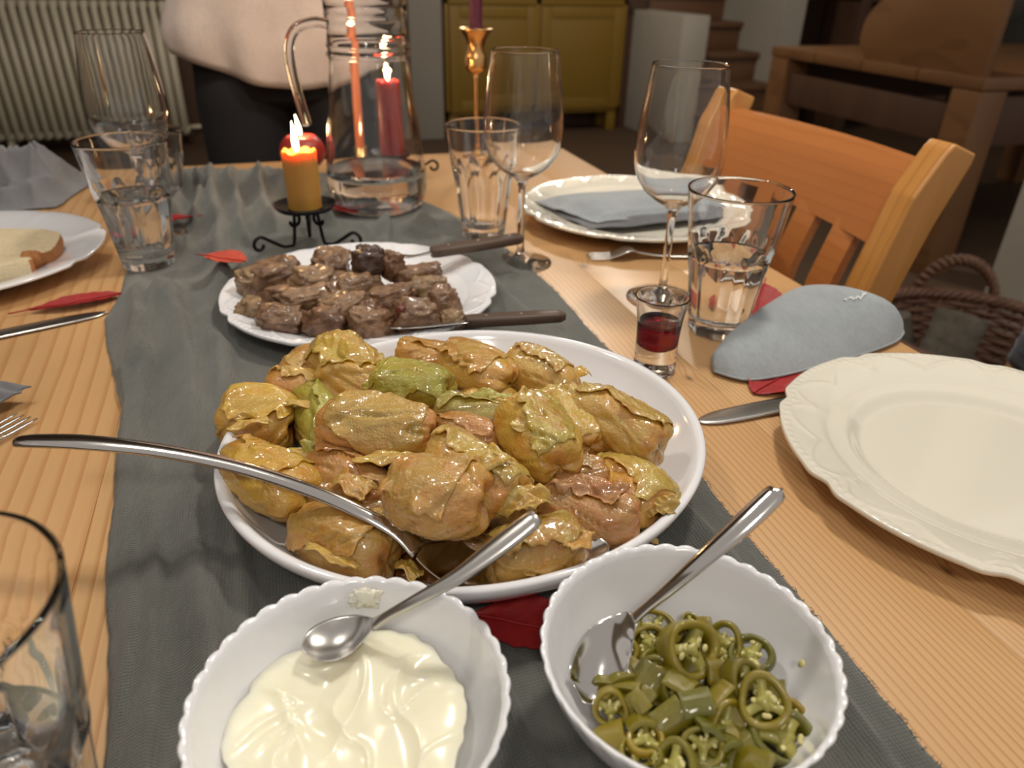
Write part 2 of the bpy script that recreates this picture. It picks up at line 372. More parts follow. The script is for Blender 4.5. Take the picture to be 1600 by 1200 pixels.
# yellow sideboard
cb = thing('sideboard', 'mustard yellow painted sideboard with two panelled doors by the back wall', 'cabinet', (1.24, 5.30, 0))
def boxes(lst, bevel=.004):
    m = MB()
    for lo, hi in lst: m.box(lo, hi)
    return m.mesh(bevel=bevel, seg=2, angle=.6)
W_, D_, H_ = 1.34, .30, .92
ob('body', boxes([((0, .02, .14), (.03, D_, H_)), ((W_-.03, .02, .14), (W_, D_, H_)), ((0, .02, .14), (W_, D_, .18)), ((0, .28, .14), (W_, D_, H_)), ((0, .02, H_-.07), (W_, .05, H_)), ((W_/2-.02, .02, .14), (W_/2+.02, .06, H_))]), M['yellow_paint'], cb)
ob('top', boxm((-.02, -.02, H_), (W_+.02, D_+.01, H_+.03), .006), M['yellow_paint'], cb)
for x0, x1 in ((.03, W_/2-.015), (W_/2+.015, W_-.03)):
    d = ob('door', boxes([((x0, 0, .17), (x0+.075, .022, H_-.075)), ((x1-.075, 0, .17), (x1, .022, H_-.075)), ((x0+.075, .0005, .17), (x1-.075, .0215, .245)), ((x0+.075, .0005, H_-.15), (x1-.075, .0215, H_-.075))], .005), M['yellow_paint'], cb)
    ob('panel', boxm((x0+.07, .008, .24), (x1-.07, .018, H_-.145), .004), M['yellow_paint'], d)
for x0 in (.02, W_-.09):
    for y0 in (.03, D_-.09): ob('leg', boxm((x0, y0, 0), (x0+.07, y0+.06, .14), .006), M['yellow_paint'], cb)

# rustic table on the right with a curved side board standing on it
rt = thing('side_table', 'old brown wooden table behind the chair with a curved board on top', 'table', (2.46, 2.14, 0))
for k, (a, b) in enumerate(((0, .31), (.315, .62), (.625, .93), (.935, 1.26))):
    ob('plank', boxm((0, a, .705), (1.9, b, .75), .006), M['old_wood'], rt)
for x0 in (.0, 1.76):
    for y0 in (.0, 1.12): ob('leg', boxm((x0, y0, 0), (x0+.13, y0+.13, .703), .008), M['old_wood'], rt)
ob('apron', boxm((.03, .13, .50), (.07, 1.12, .64), .005), M['dark_wood'], rt)
ob('apron', boxm((.13, .03, .50), (1.76, .07, .68), .005), M['dark_wood'], rt)
ob('apron', boxm((.13, 1.19, .50), (1.76, 1.23, .68), .005), M['dark_wood'], rt)
pp = [(.02, .75)] + [(.62-.0*k, .75) for k in (0,)] + [(.66+.02*math.sin(k/8*PI/2), .78+.06*k/8) for k in range(1, 9)] + [(.68-.34*(1-math.cos(k/10*PI/2)), .86+.18*math.sin(k/10*PI/2)) for k in range(1, 11)] + [(.10, 1.16), (.02, 1.16)]
ob('side_board', MB().prism(pp, 0, .01, .045).mesh(bevel=.004, seg=2, angle=.6), M['old_wood'], rt)
# dark shelf seen in the gap behind the stair wall
sh = thing('shelf_unit', 'dark open wooden shelf in the gap beside the white stair wall', 'shelf', (4.25, 4.9, 0))
for x0 in (0, .45, .95): ob('post', boxm((x0, 0, 0), (x0+.09, .4, 1.5), .006), M['old_wood'] if x0 == .45 else M['dark_wood'], sh)
for z0 in (.2, .55, .9, 1.3): ob('shelf', boxm((0, .02, z0), (1.04, .38, z0+.03), .004), M['dark_wood'], sh)
ob('back_panel', boxm((0, .38, 0), (1.04, .40, 1.5), .003), plain('near_black', (.012, .009, .008), .9), sh)

# wicker basket of logs
bk = thing('wicker_basket', 'brown wicker log basket with arched handle on the floor', 'basket', (1.60, 1.20, 0), math.radians(-35))
def br(z): return .19+.06*(z/.30)
rng = random.Random(3)
NS = 26
for k in range(NS):
    a = 2*PI*k/NS
    ob('stake', MB().tube([(br(z)*math.cos(a), br(z)*math.sin(a), z) for z in (.01, .1, .2, .30)], .0042, 6).mesh(), M['wicker'], bk)
for rr in range(22):
    z = .012+.0125*rr; ph = rr % 2
    pts = []
    for k in range(NS*4):
        a = 2*PI*k/(NS*4); r = br(z)+.0065*math.cos(NS/2*a+ph*PI)
        pts.append((r*math.cos(a), r*math.sin(a), z+.001*math.sin(7*a+rr)))
    ob('weaver', MB().tube(pts, .0058, 6, closed=True).mesh(), M['wicker'], bk)
for rr in range(4):
    pts = []
    for k in range(120):
        a = 2*PI*k/120; r = br(.30)+.010*math.cos(18*a+rr*PI/2)
        pts.append((r*math.cos(a), r*math.sin(a), .298+.010*math.sin(18*a+rr*PI/2)))
    ob('rim_braid', MB().tube(pts, .008, 6, closed=True).mesh(), M['wicker'], bk)
for q in range(2):
    pts = []
    for k in range(61):
        s = k/60; a0 = PI*s; tw = s*60+q*PI
        cx, cz = .10*math.cos(a0), .27+.125*math.sin(a0)
        y0 = .243+.012*math.sin(a0)
        pts.append((cx*(1+.03*math.cos(tw)), y0+.009*math.sin(tw), cz+.009*math.cos(tw)))
    ob('handle', MB().tube([(p[0], p[1], p[2]) for p in pts], .0085, 8).mesh(), M['wicker'], bk)
ob('base', MB().lathe([(0, .005), (.19, .005), (.2, .012), (.19, .018), (0, .018)], 32).mesh(), M['wicker'], bk)
def log_mesh(L, R, seed):
    P = []
    for i in range(13):
        x = -L/2+L*i/12
        P.append([(x, R*(1+.13*nz(math.cos(a)*1.3+seed, math.sin(a)*1.3, x*6)+.05*nz(math.cos(a)*5, math.sin(a)*5+seed, x*20))*math.cos(a),
                   R*(.82+.13*nz(math.cos(a)*1.3+seed, math.sin(a)*1.3, x*6))*math.sin(a)) for a in [2*PI*k/20 for k in range(20)]])
    m = MB(); m.grid(P, cv=True); m.f.append(tuple(range(20))); m.f.append(tuple(12*20+k for k in reversed(range(20)))); return m.mesh(angle=.9)
for k, (x, y, z, L, R, rot, lab) in enumerate((
        (1.53, 1.21, .20, .28, .062, (0, -1.05, .5), 'grey bark log leaning highest in the wicker basket'),
        (1.66, 1.20, .08, .22, .045, (0, -.1, 1.2), 'log lying low at the back of the wicker basket'),
        (1.53, 1.32, .17, .24, .045, (0, -1.2, 2.2), 'thinner log standing against the basket rim'))):
    l = ob('firewood_log', log_mesh(L, R, k*3.1), M['bark'], None, (x, y, z), rot); tag(l, lab, 'log', 'logs in the wicker basket')
l = ob('split_log', boxm((-.11, -.014, -.03), (.11, .014, .03), .004), M['log_end'], None, (1.70, 1.14, .20), (0, -1.25, .3)); tag(l, 'pale split stick of wood among the logs in the basket', 'log')

# dark blue padded jacket heaped on a stool at the right edge
def lump(w, d, h, seed, nu=40, nv=24, amp=.12):
    P = []
    for i in range(nv+1):
        ph = PI*i/nv; row = []
        for j in range(nu):
            a = 2*PI*j/nu; x, y, z = math.sin(ph)*math.cos(a), math.sin(ph)*math.sin(a), math.cos(ph)
            k = 1+amp*fbm(x*1.6+seed, y*1.6, z*1.6)+amp*.4*fbm(x*5, y*5+seed, z*5)
            sg = lambda v, e: math.copysign(abs(v)**e, v)
            row.append((sg(x, .75)*w*k, sg(y, .75)*d*k, sg(z, .7)*h*k))
        P.append(row)
    return MB().grid(P, cv=True, flip=True).mesh()
stl = thing('stool', 'wooden stool under the navy jacket at the right edge', 'stool', (1.30, .64, 0))
ob('seat', MB().lathe([(0, .40), (.16, .40), (.17, .41), (.17, .425), (.16, .435), (0, .435)], 32).mesh(), M['old_wood'], stl)
for a in (PI/4, 3*PI/4, 5*PI/4, 7*PI/4):
    ob('leg', MB().tube([(.17*math.cos(a), .17*math.sin(a), 0), (.11*math.cos(a), .11*math.sin(a), .40)], .016, 8).mesh(), M['old_wood'], stl)
jk = ob('folded_jacket', lump(.17, .16, .085, 4.0, amp=.10), M['navy'], None, (1.275, .66, .522)); tag(jk, 'navy blue jacket heaped beside the basket at the right edge', 'jacket')

# ------------------------------------------------------------------ person behind the table
def person():
    p = thing('person', 'person in a pale loose shirt and black trousers standing behind the table', 'person', (.055, 1.70, 0))
    # continuous body: skin modifier over a skeleton
    J = {'pel': (0, 0, .98, .13, .10), 'bel': (0, 0, 1.10, .125, .09), 'che': (0, .01, 1.30, .15, .10), 'nec': (0, .015, 1.47, .05, .05), 'nk2': (0, .0, 1.53, .05, .05), 'hea': (0, -.01, 1.61, .078, .092), 'top': (0, .0, 1.70, .06, .075)}
    E_ = [('pel', 'bel'), ('bel', 'che'), ('che', 'nec'), ('nec', 'nk2'), ('nk2', 'hea'), ('hea', 'top')]
    for s, n in ((-1, 'l'), (1, 'r')):
        J.update({n+'sh': (s*.17, .01, 1.42, .055, .05), n+'el': (s*.235, .03, 1.15, .04, .04), n+'wr': (s*.13, -.17, 1.20, .028, .024), n+'ha': (s*.07, -.22, 1.225, .036, .02),
                  n+'hi': (s*.09, 0, .90, .09, .09), n+'kn': (s*.10, -.01, .50, .055, .06), n+'an': (s*.11, .02, .10, .038, .042), n+'to': (s*.12, -.12, .035, .042, .028)})
        E_ += [('che', n+'sh'), (n+'sh', n+'el'), (n+'el', n+'wr'), (n+'wr', n+'ha'), ('pel', n+'hi'), (n+'hi', n+'kn'), (n+'kn', n+'an'), (n+'an', n+'to')]
        for q, (dx, dz, ln) in enumerate(((-.022, .022, .05), (-.008, .008, .06), (-.004, -.008, .06), (0, -.022, .05))):
            a, b = n+'f%da' % q, n+'f%db' % q
            J[a] = (s*(.045), -.235+.004*q, 1.225+dz, .009, .009); J[b] = (s*(.045-ln*.8), -.235, 1.215+dz, .008, .008)
            E_ += [(n+'ha', a), (a, b)]
        J[n+'tha'] = (s*.07, -.205, 1.27, .011, .011); E_ += [(n+'wr', n+'tha')]
    names = list(J); me = bpy.data.meshes.new('body')
    me.from_pydata([J[k][:3] for k in names], [(names.index(a), names.index(b)) for a, b in E_], [])
    b = ob('body', me, M['skin'], p)
    m = b.modifiers.new('skin', 'SKIN'); m.use_smooth_shade = True
    for i, k in enumerate(names): me.skin_vertices[0].data[i].radius = J[k][3:5]; me.skin_vertices[0].data[i].use_root = (i == 0)
    s = b.modifiers.new('sub', 'SUBSURF'); s.levels = 2; s.render_levels = 2
    # face and hair
    fc = MB(); fc.tube([(0, -.098, 1.635), (0, -.118, 1.60), (0, -.100, 1.592)], [.008, .013, .008], 8)
    ob('nose', fc.mesh(), M['skin'], p)
    for sx in (-.032, .032):
        e = MB().lathe([(0, -.011), (.008, -.008), (.011, 0), (.008, .008), (0, .011)], 12).mesh(); ob('eye', e, plain('eye', (.6, .6, .6), .2), p, (sx, -.088, 1.637))
        ob('ear', MB().lathe([(0, -.025), (.010, -.018), (.013, 0), (.010, .018), (0, .025)], 12).mesh(), M['skin'], p, (sx*2.55, 0, 1.62))
    ob('mouth', MB().tube([(-.022, -.092, 1.572), (0, -.102, 1.569), (.022, -.092, 1.572)], .005, 6).mesh(), plain('lips', rgb(170, 90, 80), .5), p)
    hp = [(0, .135), (.05, .122), (.085, .08), (.096, .02), (.094, -.05), (.085, -.11), (.078, -.11), (.086, -.05), (.088, .02), (.078, .07), (0, .12)]
    def hr(r, z, a, k):
        front = sstep(.2, .8, -math.sin(a)); return (r*(1-.0*front), z if z > .03 else z*(1-front)+.045*front)
    ob('hair', MB().lathe(hp, 40, hr).mesh(), M['hair'], p, (0, .005, 1.62))
    # shirt: loose, hem curving lower at the front
    rows = []
    prof = [(.85, .185, .130), (.875, .192, .135), (.92, .196, .138), (1.0, .190, .135), (1.10, .180, .130), (1.2, .185, .128), (1.32, .195, .125), (1.40, .185, .10), (1.455, .12, .08), (1.49, .07, .065)]
    NA = 96
    for i, (z, rx, ry) in enumerate(spline([(p_[0], p_[1], p_[2]) for p_ in prof], 40)):
        row = []; hemw = sstep(1.05, .85, z)
        z0 = z; 
        for k in range(NA):
            a = 2*PI*k/NA; s_ = abs(math.cos(a))**2.5
            fold = .008*hemw*math.sin(7*a+1.3)+.005*fbm(math.cos(a)*2.5, math.sin(a)*2.5, z*3)+.004*hemw*math.sin(13*a+z*9)
            fl = 1+.16*hemw*s_
            zz = z0+hemw*(.045*s_+.012*math.sin(2*a+.6))
            row.append(((rx*fl+fold)*math.cos(a), (ry+fold)*math.sin(a), zz+.004*fbm(a, z*9, 2)))
        rows.append(row)
    inner = [[(x*.975, y*.975, z) for x, y, z in r] for r in rows]
    sh_ = MB(); sh_.grid(rows+inner[::-1], cu=True, cv=True, flip=True)
    ob('shirt', sh_.mesh(), M['shirt'], p)
    ob('hem', MB().tube([(x*1.003, y*1.003, z+.012) for x, y, z in rows[0]], .0022, 6, closed=True).mesh(), M['shirt'], p)
    for s_ in (-1, 1):
        P = []
        for (x, y, z, r) in spline([(s_*.13, .01, 1.42, .075), (s_*.20, .015, 1.36, .068), (s_*.235, .03, 1.22, .062), (s_*.232, .03, 1.13, .060), (s_*.20, -.05, 1.14, .055), (s_*.165, -.11, 1.165, .048)], 22):
            P.append((x, y, z, r))
        ob('sleeve', MB().tube([q[:3] for q in P], [q[3]+.002*nz(i_*.7, s_) for i_, q in enumerate(P)], 28).mesh(), M['shirt'], p)
    # trousers: hips plus two legs in one cloth part
    tr = MB()
    tr.lathe([(.01, .84), (.10, .80), (.140, .82), (.155, .88), (.15, .98), (.14, 1.05), (.01, 1.05)], 40, lambda r, z, a, k: (r*(1.0 if abs(math.cos(a)) > 2 else math.hypot(math.cos(a), .72*math.sin(a))), z))
    for s_ in (-1, 1):
        tr.tube([(s_*.082, 0, .93), (s_*.088, 0, .80), (s_*.093, -.005, .65), (s_*.10, -.01, .48), (s_*.108, .01, .28), (s_*.11, .02, .06)], [.090, .094, .084, .072, .066, .062], 28)
    ob('trousers', tr.mesh(), M['trousers'], p)
    for s_ in (-1, 1):
        ob('shoe', lump(.048, .125, .042, 9+s_, amp=.03), M['trousers'], p, (s_*.115, -.045, .042))
    return p
person()

# ------------------------------------------------------------------ chair at the right of the table
def chair():
    c = thing('dining_chair', 'honey coloured wooden chair with slatted back at the table edge', 'chair', (.425, .875, 0))
    # local x outwards from the table (backrest), y along the table
    hw = .215
    def post(y0):
        pts = [(.17, .0), (.185, .30), (.20, .50), (.225, .70), (.262, .835), (.292, .885), (.300, .893), (.335, .880), (.333, .868), (.305, .80), (.262, .66), (.238, .48), (.225, .25), (.215, 0)]
        return MB().prism(pts, 1, y0-.019, y0+.019).mesh(bevel=.004, seg=3, angle=.7)
    for s in (-1, 1): ob('back_post', post(s*hw), M['chair_post'], c)
    def xb(z): return lerp([(.45, .200), (.60, .213), (.70, .227), (.78, .250), (.84, .268), (.88, .290)], z)
    # top rail: curved board between the posts, leaning with them
    P1, P2 = [], []
    n = 16
    for i in range(13):
        z = .766+.097*i/12
        P1.append([(xb(z)+.012+.022*(1-(2*j/n-1)**2), -hw+.010+(2*hw-.02)*j/n, z) for j in range(n+1)])
        P2.append([(xb(z)+.034+.022*(1-(2*j/n-1)**2), -hw+.010+(2*hw-.02)*j/n, z) for j in range(n+1)])
    tr = MB(); tr.grid(P1+P2[::-1], cu=True)
    k = len(P1+P2); b = n+1
    for j in (0, n): tr.f.append(tuple(i*b+j for i in range(k)))
    ob('top_rail', tr.mesh(angle=.8), M['chair_wood'], c)
    for yy in (-.13, -.045, .045, .13):
        P = []
        for i in range(9):
            z = .46+.315*i/8; x = xb(z)+.014+.020*(1-(yy/hw)**2)*i/8
            P.append([(x, yy-.021, z), (x, yy+.021, z), (x+.014, yy+.021, z), (x+.014, yy-.021, z)])
        s_ = MB().grid(P, cv=True); s_.f += [(0, 1, 2, 3), tuple(8*4+q for q in (3, 2, 1, 0))]
        ob('slat', s_.mesh(angle=.6), M['chair_wood'], c)
    ob('seat', boxm((-.21, -.22, .42), (.21, .22, .45), .008), M['chair_wood'], c)
    ob('back_rail', boxm((.195, -.205, .452), (.222, .205, .50), .004), M['chair_wood'], c)
    for s in (-1, 1): ob('front_leg', boxm((-.20, s*.19-.018, 0), (-.164, s*.19+.018, .42), .004), M['chair_wood'], c)
    for s in (-1, 1): ob('side_stretcher', boxm((-.165, s*.19-.01, .2), (.19, s*.19+.01, .235), .003), M['chair_wood'], c)
    return c
chair()

# ------------------------------------------------------------------ dining table
tb = thing('dining_table', 'long pine dining table covered with dishes', 'table', (0, 0, T))
X0, X1, Y0, Y1 = -.47, .55, -.55, 1.375
PW = [-.47, -.30, -.135, .03, .19, .33, .44, .55]
FR = [.5, .42, .75, .9, 1.25, 1.6, 1.8]
for k in range(7):
    a, b = PW[k], PW[k+1]
    g = .00005
    o = ob('tabletop_plank', boxm((a+g, Y0, -.035), (b-g, Y1, 0), .0004 if 0 < k < 6 else .004), M['pine'], tb); o.color = (FR[k], 1, 1, 1)
for x0 in (X0+.04, X1-.12):
    for y0 in (Y0+.05, Y1-.14): ob('leg', boxm((x0, y0, -T), (x0+.08, y0+.08, -.035), .006), M['chair_wood'], tb)
for x0 in (X0+.06, X1-.09): ob('apron', boxm((x0, Y0+.13, -.13), (x0+.025, Y1-.14, -.036), .003), M['chair_wood'], tb)
for y0 in (Y0+.07, Y1-.11): ob('apron', boxm((X0+.12, y0, -.13), (X1-.12, y0+.025, -.036), .003), M['chair_wood'], tb)

# runner: gathered gauze, folds kept low where dishes stand
DISH = [(-.118, .825, .0, .075), (.094, .394, .122, .018), (.070, .692, .132, .022), (0, .198, .045, .03), (.139, .180, .045, .03), (-.146, .876, .034, .045), (-.149, 1.15, .035, .03), (-.147, .972, .036, .03), (.249, .885, .04, .03), (.141, 1.045, .072, .03), (.033, .893, .070, .025), (.19, 1.19, .06, .03), (.06, 1.26, .05, .03), (.245, .567, .03, .03)]
RL = [(-.30, -.09), (.10, -.095), (.24, -.103), (.36, -.119), (.55, -.135), (.66, -.160), (.73, -.172), (.80, -.165), (1.0, -.175), (1.2, -.165), (1.32, -.150)]
RR = [(-.30, .235), (.13, .243), (.33, .25), (.47, .268), (.69, .274), (.85, .262), (1.0, .232), (1.10, .20), (1.2, .17), (1.32, .14)]
FOLDS = [  # centre keys (y, x), width, height keys (y, h)
    ([(-.3, -.05), (.24, -.060), (.45, -.075), (.6, -.085), (.72, -.105), (.85, -.120), (1.0, -.125), (1.3, -.125)], .017, [(-.3, .004), (.45, .006), (.7, .011), (.9, .012), (1.3, .012)]),
    ([(-.3, -.035), (.3, -.040), (.5, -.055), (.65, -.050), (.8, -.062), (.95, -.060), (1.1, -.085), (1.3, -.09)], .014, [(-.3, .003), (.5, .006), (.7, .012), (.9, .013), (1.3, .018)]),
    ([(-.3, -.01), (.7, -.075), (.85, -.030), (1.0, -.045), (1.3, -.055)], .012, [(-.3, .002), (.6, .004), (.8, .012), (1.3, .016)]),
    ([(-.3, .05), (.8, .0), (.9, -.005), (1.1, -.01), (1.3, -.02)], .014, [(-.3, .002), (.8, .006), (1.0, .014), (1.3, .016)]),
    ([(-.3, .20), (.5, .225), (.7, .215), (.9, .19), (1.1, .16), (1.3, .1)], .012, [(-.3, .0025), (.6, .004), (.8, .007), (1.0, .010), (1.3, .012)]),
    ([(-.3, -.075), (.24, -.082), (.45, -.105), (.6, -.118), (.72, -.140), (.85, -.150), (1.3, -.15)], .012, [(-.3, .003), (.45, .005), (.7, .009), (1.3, .010)]),
    ([(-.3, .04), (.75, .03), (.86, .045), (1.0, .075), (1.15, .03), (1.3, .0)], .013, [(-.3, 0), (.74, 0), (.84, .010), (1.1, .014), (1.3, .014)]),
    ([(-.3, .04), (.75, .10), (.84, .12), (1.0, .15), (1.15, .12), (1.3, .04)], .013, [(-.3, 0), (.78, 0), (.86, .008), (1.1, .014), (1.3, .012)]),
    ([(-.3, -.095), (.3, -.098), (.6, -.14), (.85, -.11), (1.0, -.10), (1.3, -.11)], .010, [(-.3, .001), (.5, .002), (.8, .008), (1.3, .012)]),
    ([(-.3, .08), (.15, .075), (.28, .068), (.8, .12), (1.3, .06)], .008, [(-.3, .005), (.2, .005), (.9, .003), (1.3, .010)]),
]
def runner_h(x, y):
    h = .0
    for ck, w, hk in FOLDS:
        c = lerp(ck, y)+.012*nz(y*5, c_seed(ck))+.004*nz(y*16, c_seed(ck)); d = (x-c)/w
        h += 1.9*lerp(hk, y)*(1-.8*sstep(1.22, 1.30, y))*math.exp(-abs(d)**1.6*.8 if d < 0 else -(d*3.2)**2)
    far = sstep(.6, 1.0, y)
    h += (.0012+.006*far)*max(0, fbm(x*14, y*5, 3.3)+.25)+(.0006+.0016*far)*max(0, fbm(x*45, y*14, 7)+.3)
    m = 1.0
    for cx, cy, r, f in DISH: m = min(m, sstep(r, r+f, math.hypot(x-cx, y-cy)))
    return .0022+min(h, .030)*m
def c_seed(ck): return ck[0][1]*37.1
nu, nv = 130, 360
top = []
for j in range(nv+1):
    y = -.30+1.61*j/nv
    l, r = lerp(RL, y)+.0035*nz(y*9, 1)+.0012*nz(y*60, 4), lerp(RR, y)+.003*nz(y*9, 5)+.0012*nz(y*70, 9)
    row = []
    for i in range(nu+1):
        u = i/nu; x = l+(r-l)*u
        e = min(u, 1-u)*(r-l)
        z = runner_h(x, y)
        z = .0018+(z-.0018)*min(1, e/.006)
        yy = y+(0 if j < nv else .004*nz(x*30, 2))-(.06*sstep(.9, 1.31, y)*sstep(.4, 1, u))
        row.append((x, yy, z))
    top.append(row)
bot = [[(x, y, max(.0004, z-.0015)) for x, y, z in row] for row in top]
rm = MB(); rm.grid(top); n0 = len(rm.v); rm.grid(bot, flip=True)
w = nu+1
for j in range(nv):
    rm.f.append((j*w, n0+j*w, n0+(j+1)*w, (j+1)*w)); rm.f.append((j*w+nu, (j+1)*w+nu, n0+(j+1)*w+nu, n0+j*w+nu))
for i in range(nu):
    rm.f.append((i, i+1, n0+i+1, n0+i)); rm.f.append((nv*w+i, n0+nv*w+i, n0+nv*w+i+1, nv*w+i+1))
o = ob('table_runner', rm.mesh(), M['runner'], None, (0, 0, T)); tag(o, 'crumpled grey gauze runner down the middle of the pine table', 'table runner')
# frayed threads along the right edge
fr = MB(); rg = random.Random(5)
for k in range(520):
    y = -.2+1.2*rg.random(); r = lerp(RR, y)+.003*nz(y*9, 5)+.0012*nz(y*70, 9)
    L_ = .001+.002*rg.random(); a = rg.uniform(-.7, .7)
    fr.tube([(r-.001, y, .0022), (r+L_*.5, y+L_*a*.5, .0022), (r+L_, y+L_*a*1.2, .0008)], .00016, 3, cap=False)
fo = ob('fringe', fr.mesh(), M['runner'], o); fo['kind'] = 'stuff'

RZ = T+.0026                 # resting height on the runner
TZ = T+.0004                 # resting height on the bare table

# ------------------------------------------------------------------ plates and platter
def lobed_plate(R, relief=True, rim_z=.022, well=.085, lobes=8, ph=0.0):
    # radial profile, top then underside; scalloped bracket edge with beads and embossed scrolls
    NA = 720
    top = [0, .3, .6, .85, .93, .97, 1.0, 1.03, 1.08]
    def edge(a):
        q = ((a-ph)*lobes/(2*PI)) % 1.0; d = abs(q-.5)*2
        return 1-.020*math.exp(-((1-d)/.13)**2)+.006*math.exp(-((1-d-.25)/.12)**2)
    rows = []
    def zt(r):
        if r < well: return .0055
        s = min((r-well)/(R-well), 1)
        return .0055+(rim_z-.0055)*(.35*sstep(0, .22, s)+.65*sstep(.0, 1.0, s))
    rs = list(np.linspace(.004, well*.97, 6))+list(np.linspace(well, R, 44))
    rows = []
    for r in rs:
        row = []
        for k in range(NA):
            a = 2*PI*k/NA; e = edge(a); s = max(0, (r-well)/(R-well))
            rr = r*(1+(e-1)*s*s); z = zt(r)
            if relief and s > .2:
                q = ((a-ph)*lobes/(2*PI)) % 1.0; d = abs(q-.5)*2    # d=1 at the points
                z += .0009*math.exp(-((s-.90-.05*(1-d))/.028)**2)*(.6+.4*math.cos(a*120))
                c1 = .62+.26*math.sin(PI*(1-d)**.7); z += .0008*math.exp(-((s-c1)/.035)**2)*sstep(0, .15, 1-d)
                z += .0008*math.exp(-((s-.66)/.10)**2-((1-d)/.10)**2)*(.6+.4*math.cos(40*s))
                z -= .0005*math.exp(-((s-.42)/.05)**2)
                z += .0007*math.exp(-((s-.985)/.012)**2)
            row.append((rr*math.cos(a), rr*math.sin(a), z))
        rows.append(row)
    und = []
    for r, z in ((R*1.0, None), (R*.8, None), (well*1.06, .0015), (well*.98, .0), (well*.90, .0), (well*.86, .0022), (.004, .0022)):
        row = []
        for k in range(NA):
            a = 2*PI*k/NA; e = edge(a); s = max(0, (r-well)/(R-well)); rr = r*(1+(e-1)*s*s)
            row.append((rr*math.cos(a), rr*math.sin(a), (zt(r)-.0028) if z is None else z))
        und.append(row)
    m = MB(); m.grid(rows+und, cv=True); n = len(rows+und)
    m.f.append(tuple(reversed(range(NA)))); m.f.append(tuple((n-1)*NA+k for k in range(NA)))
    return m.mesh()
def single(name, mesh, mat, label, cat, loc, rot=None, group=None):
    return tag(ob(name, mesh, mat, None, loc, rot), label, cat, group)
single('dinner_plate', lobed_plate(.142, ph=2.35, rim_z=.021, well=.082), M['cream_ware'], 'empty cream dinner plate with beaded embossed rim at the right front', 'plate', (.449, .292, TZ))
single('meat_plate', lobed_plate(.134, ph=.3), M['white'], 'white lobed plate heaped with fried meat behind the cabbage platter', 'plate', (.070, .692, RZ))
single('napkin_plate', lobed_plate(.160, ph=.9, well=.10), M['cream_ware'], 'cream plate with a folded grey blue napkin on it by the chair', 'plate', (.476, .903, TZ))
single('bread_plate', lobed_plate(.155, ph=1.9, relief=False, well=.095), M['white'], 'white plate with bread slices at the left edge', 'plate', (-.349, .917, TZ))
pl = [(0, .004), (.10, .004), (.112, .0055), (.124, .011), (.136, .021), (.1455, .0335), (.1475, .0368), (.1500, .0385), (.1528, .0382), (.1538, .0365), (.1525, .032), (.143, .020), (.130, .009), (.116, .002), (.108, 0), (.100, 0), (.098, .002), (0, .002)]
def ov(r, z, a, k): s = 1+.012*math.cos(2*(a-.9)); return (r*s, z)
single('serving_platter', MB().lathe(spl := [tuple(q) for q in spline(pl, 60)], 128, ov).mesh() if False else MB().lathe(pl, 144, ov).mesh(), M['white'], 'large deep white platter piled with stuffed cabbage rolls', 'platter', (.1000, .3895, RZ)).scale = (1.02, .945, 1.0)
single('broth_pool', MB().lathe([(0, .0010), (.116, .0010), (.1165, .0), (.110, -.0012), (0, -.0012)], 64).mesh(), M['broth'], 'shallow brown broth in the bottom of the cabbage platter', 'broth', (.1000, .3895, RZ+.0078), None).scale = (1.0, .95, 1.0)

# ------------------------------------------------------------------ bowls with swirled scalloped rim
def bowl_mesh(ph=0.0):
    R, Hh, th = .0620, .0575, .0026
    outer = [(0, .0), (.024, .0), (.0265, .0015), (.027, .004), (.036, .0105), (.0475, .023), (.0555, .037), (.0600, .049), (R, Hh)]
    inner = [(R-.0008, Hh+.0008), (R-.0022, Hh+.0004), (.0572, .049), (.0528, .037), (.0450, .0245), (.0345, .0135), (.022, .0075), (0, .0062)]
    N = 38
    def rf(r, z, a, k):
        s = sstep(.038, .0525, z); w = ((a-ph)*N/(2*PI)+z*55) % 1.0; g = abs(math.sin(PI*w))**.8
        return (r+s*s*.0011*(g-.5)*(.55 if k > 26 else 1), z+s**4*.0011*(g-.5))
    po = [(r, z*.90) for r, z in spline(outer, 26)]; pi_ = [(r, z*.90) for r, z in spline(inner, 26)]
    po[0] = (0, .0); pi_[-1] = (0, .0056)
    po = [(max(r, 0), max(z, 0)) for r, z in po]
    return MB().lathe(po+pi_, 304, rf).mesh()
single('cream_bowl', bowl_mesh(), M['white'], 'white scalloped bowl of sour cream at the front', 'bowl', (.0020, .1970, RZ))
single('pepper_bowl', bowl_mesh(.3), M['white'], 'white scalloped bowl of sliced pickled green peppers', 'bowl', (.1400, .1785, RZ))

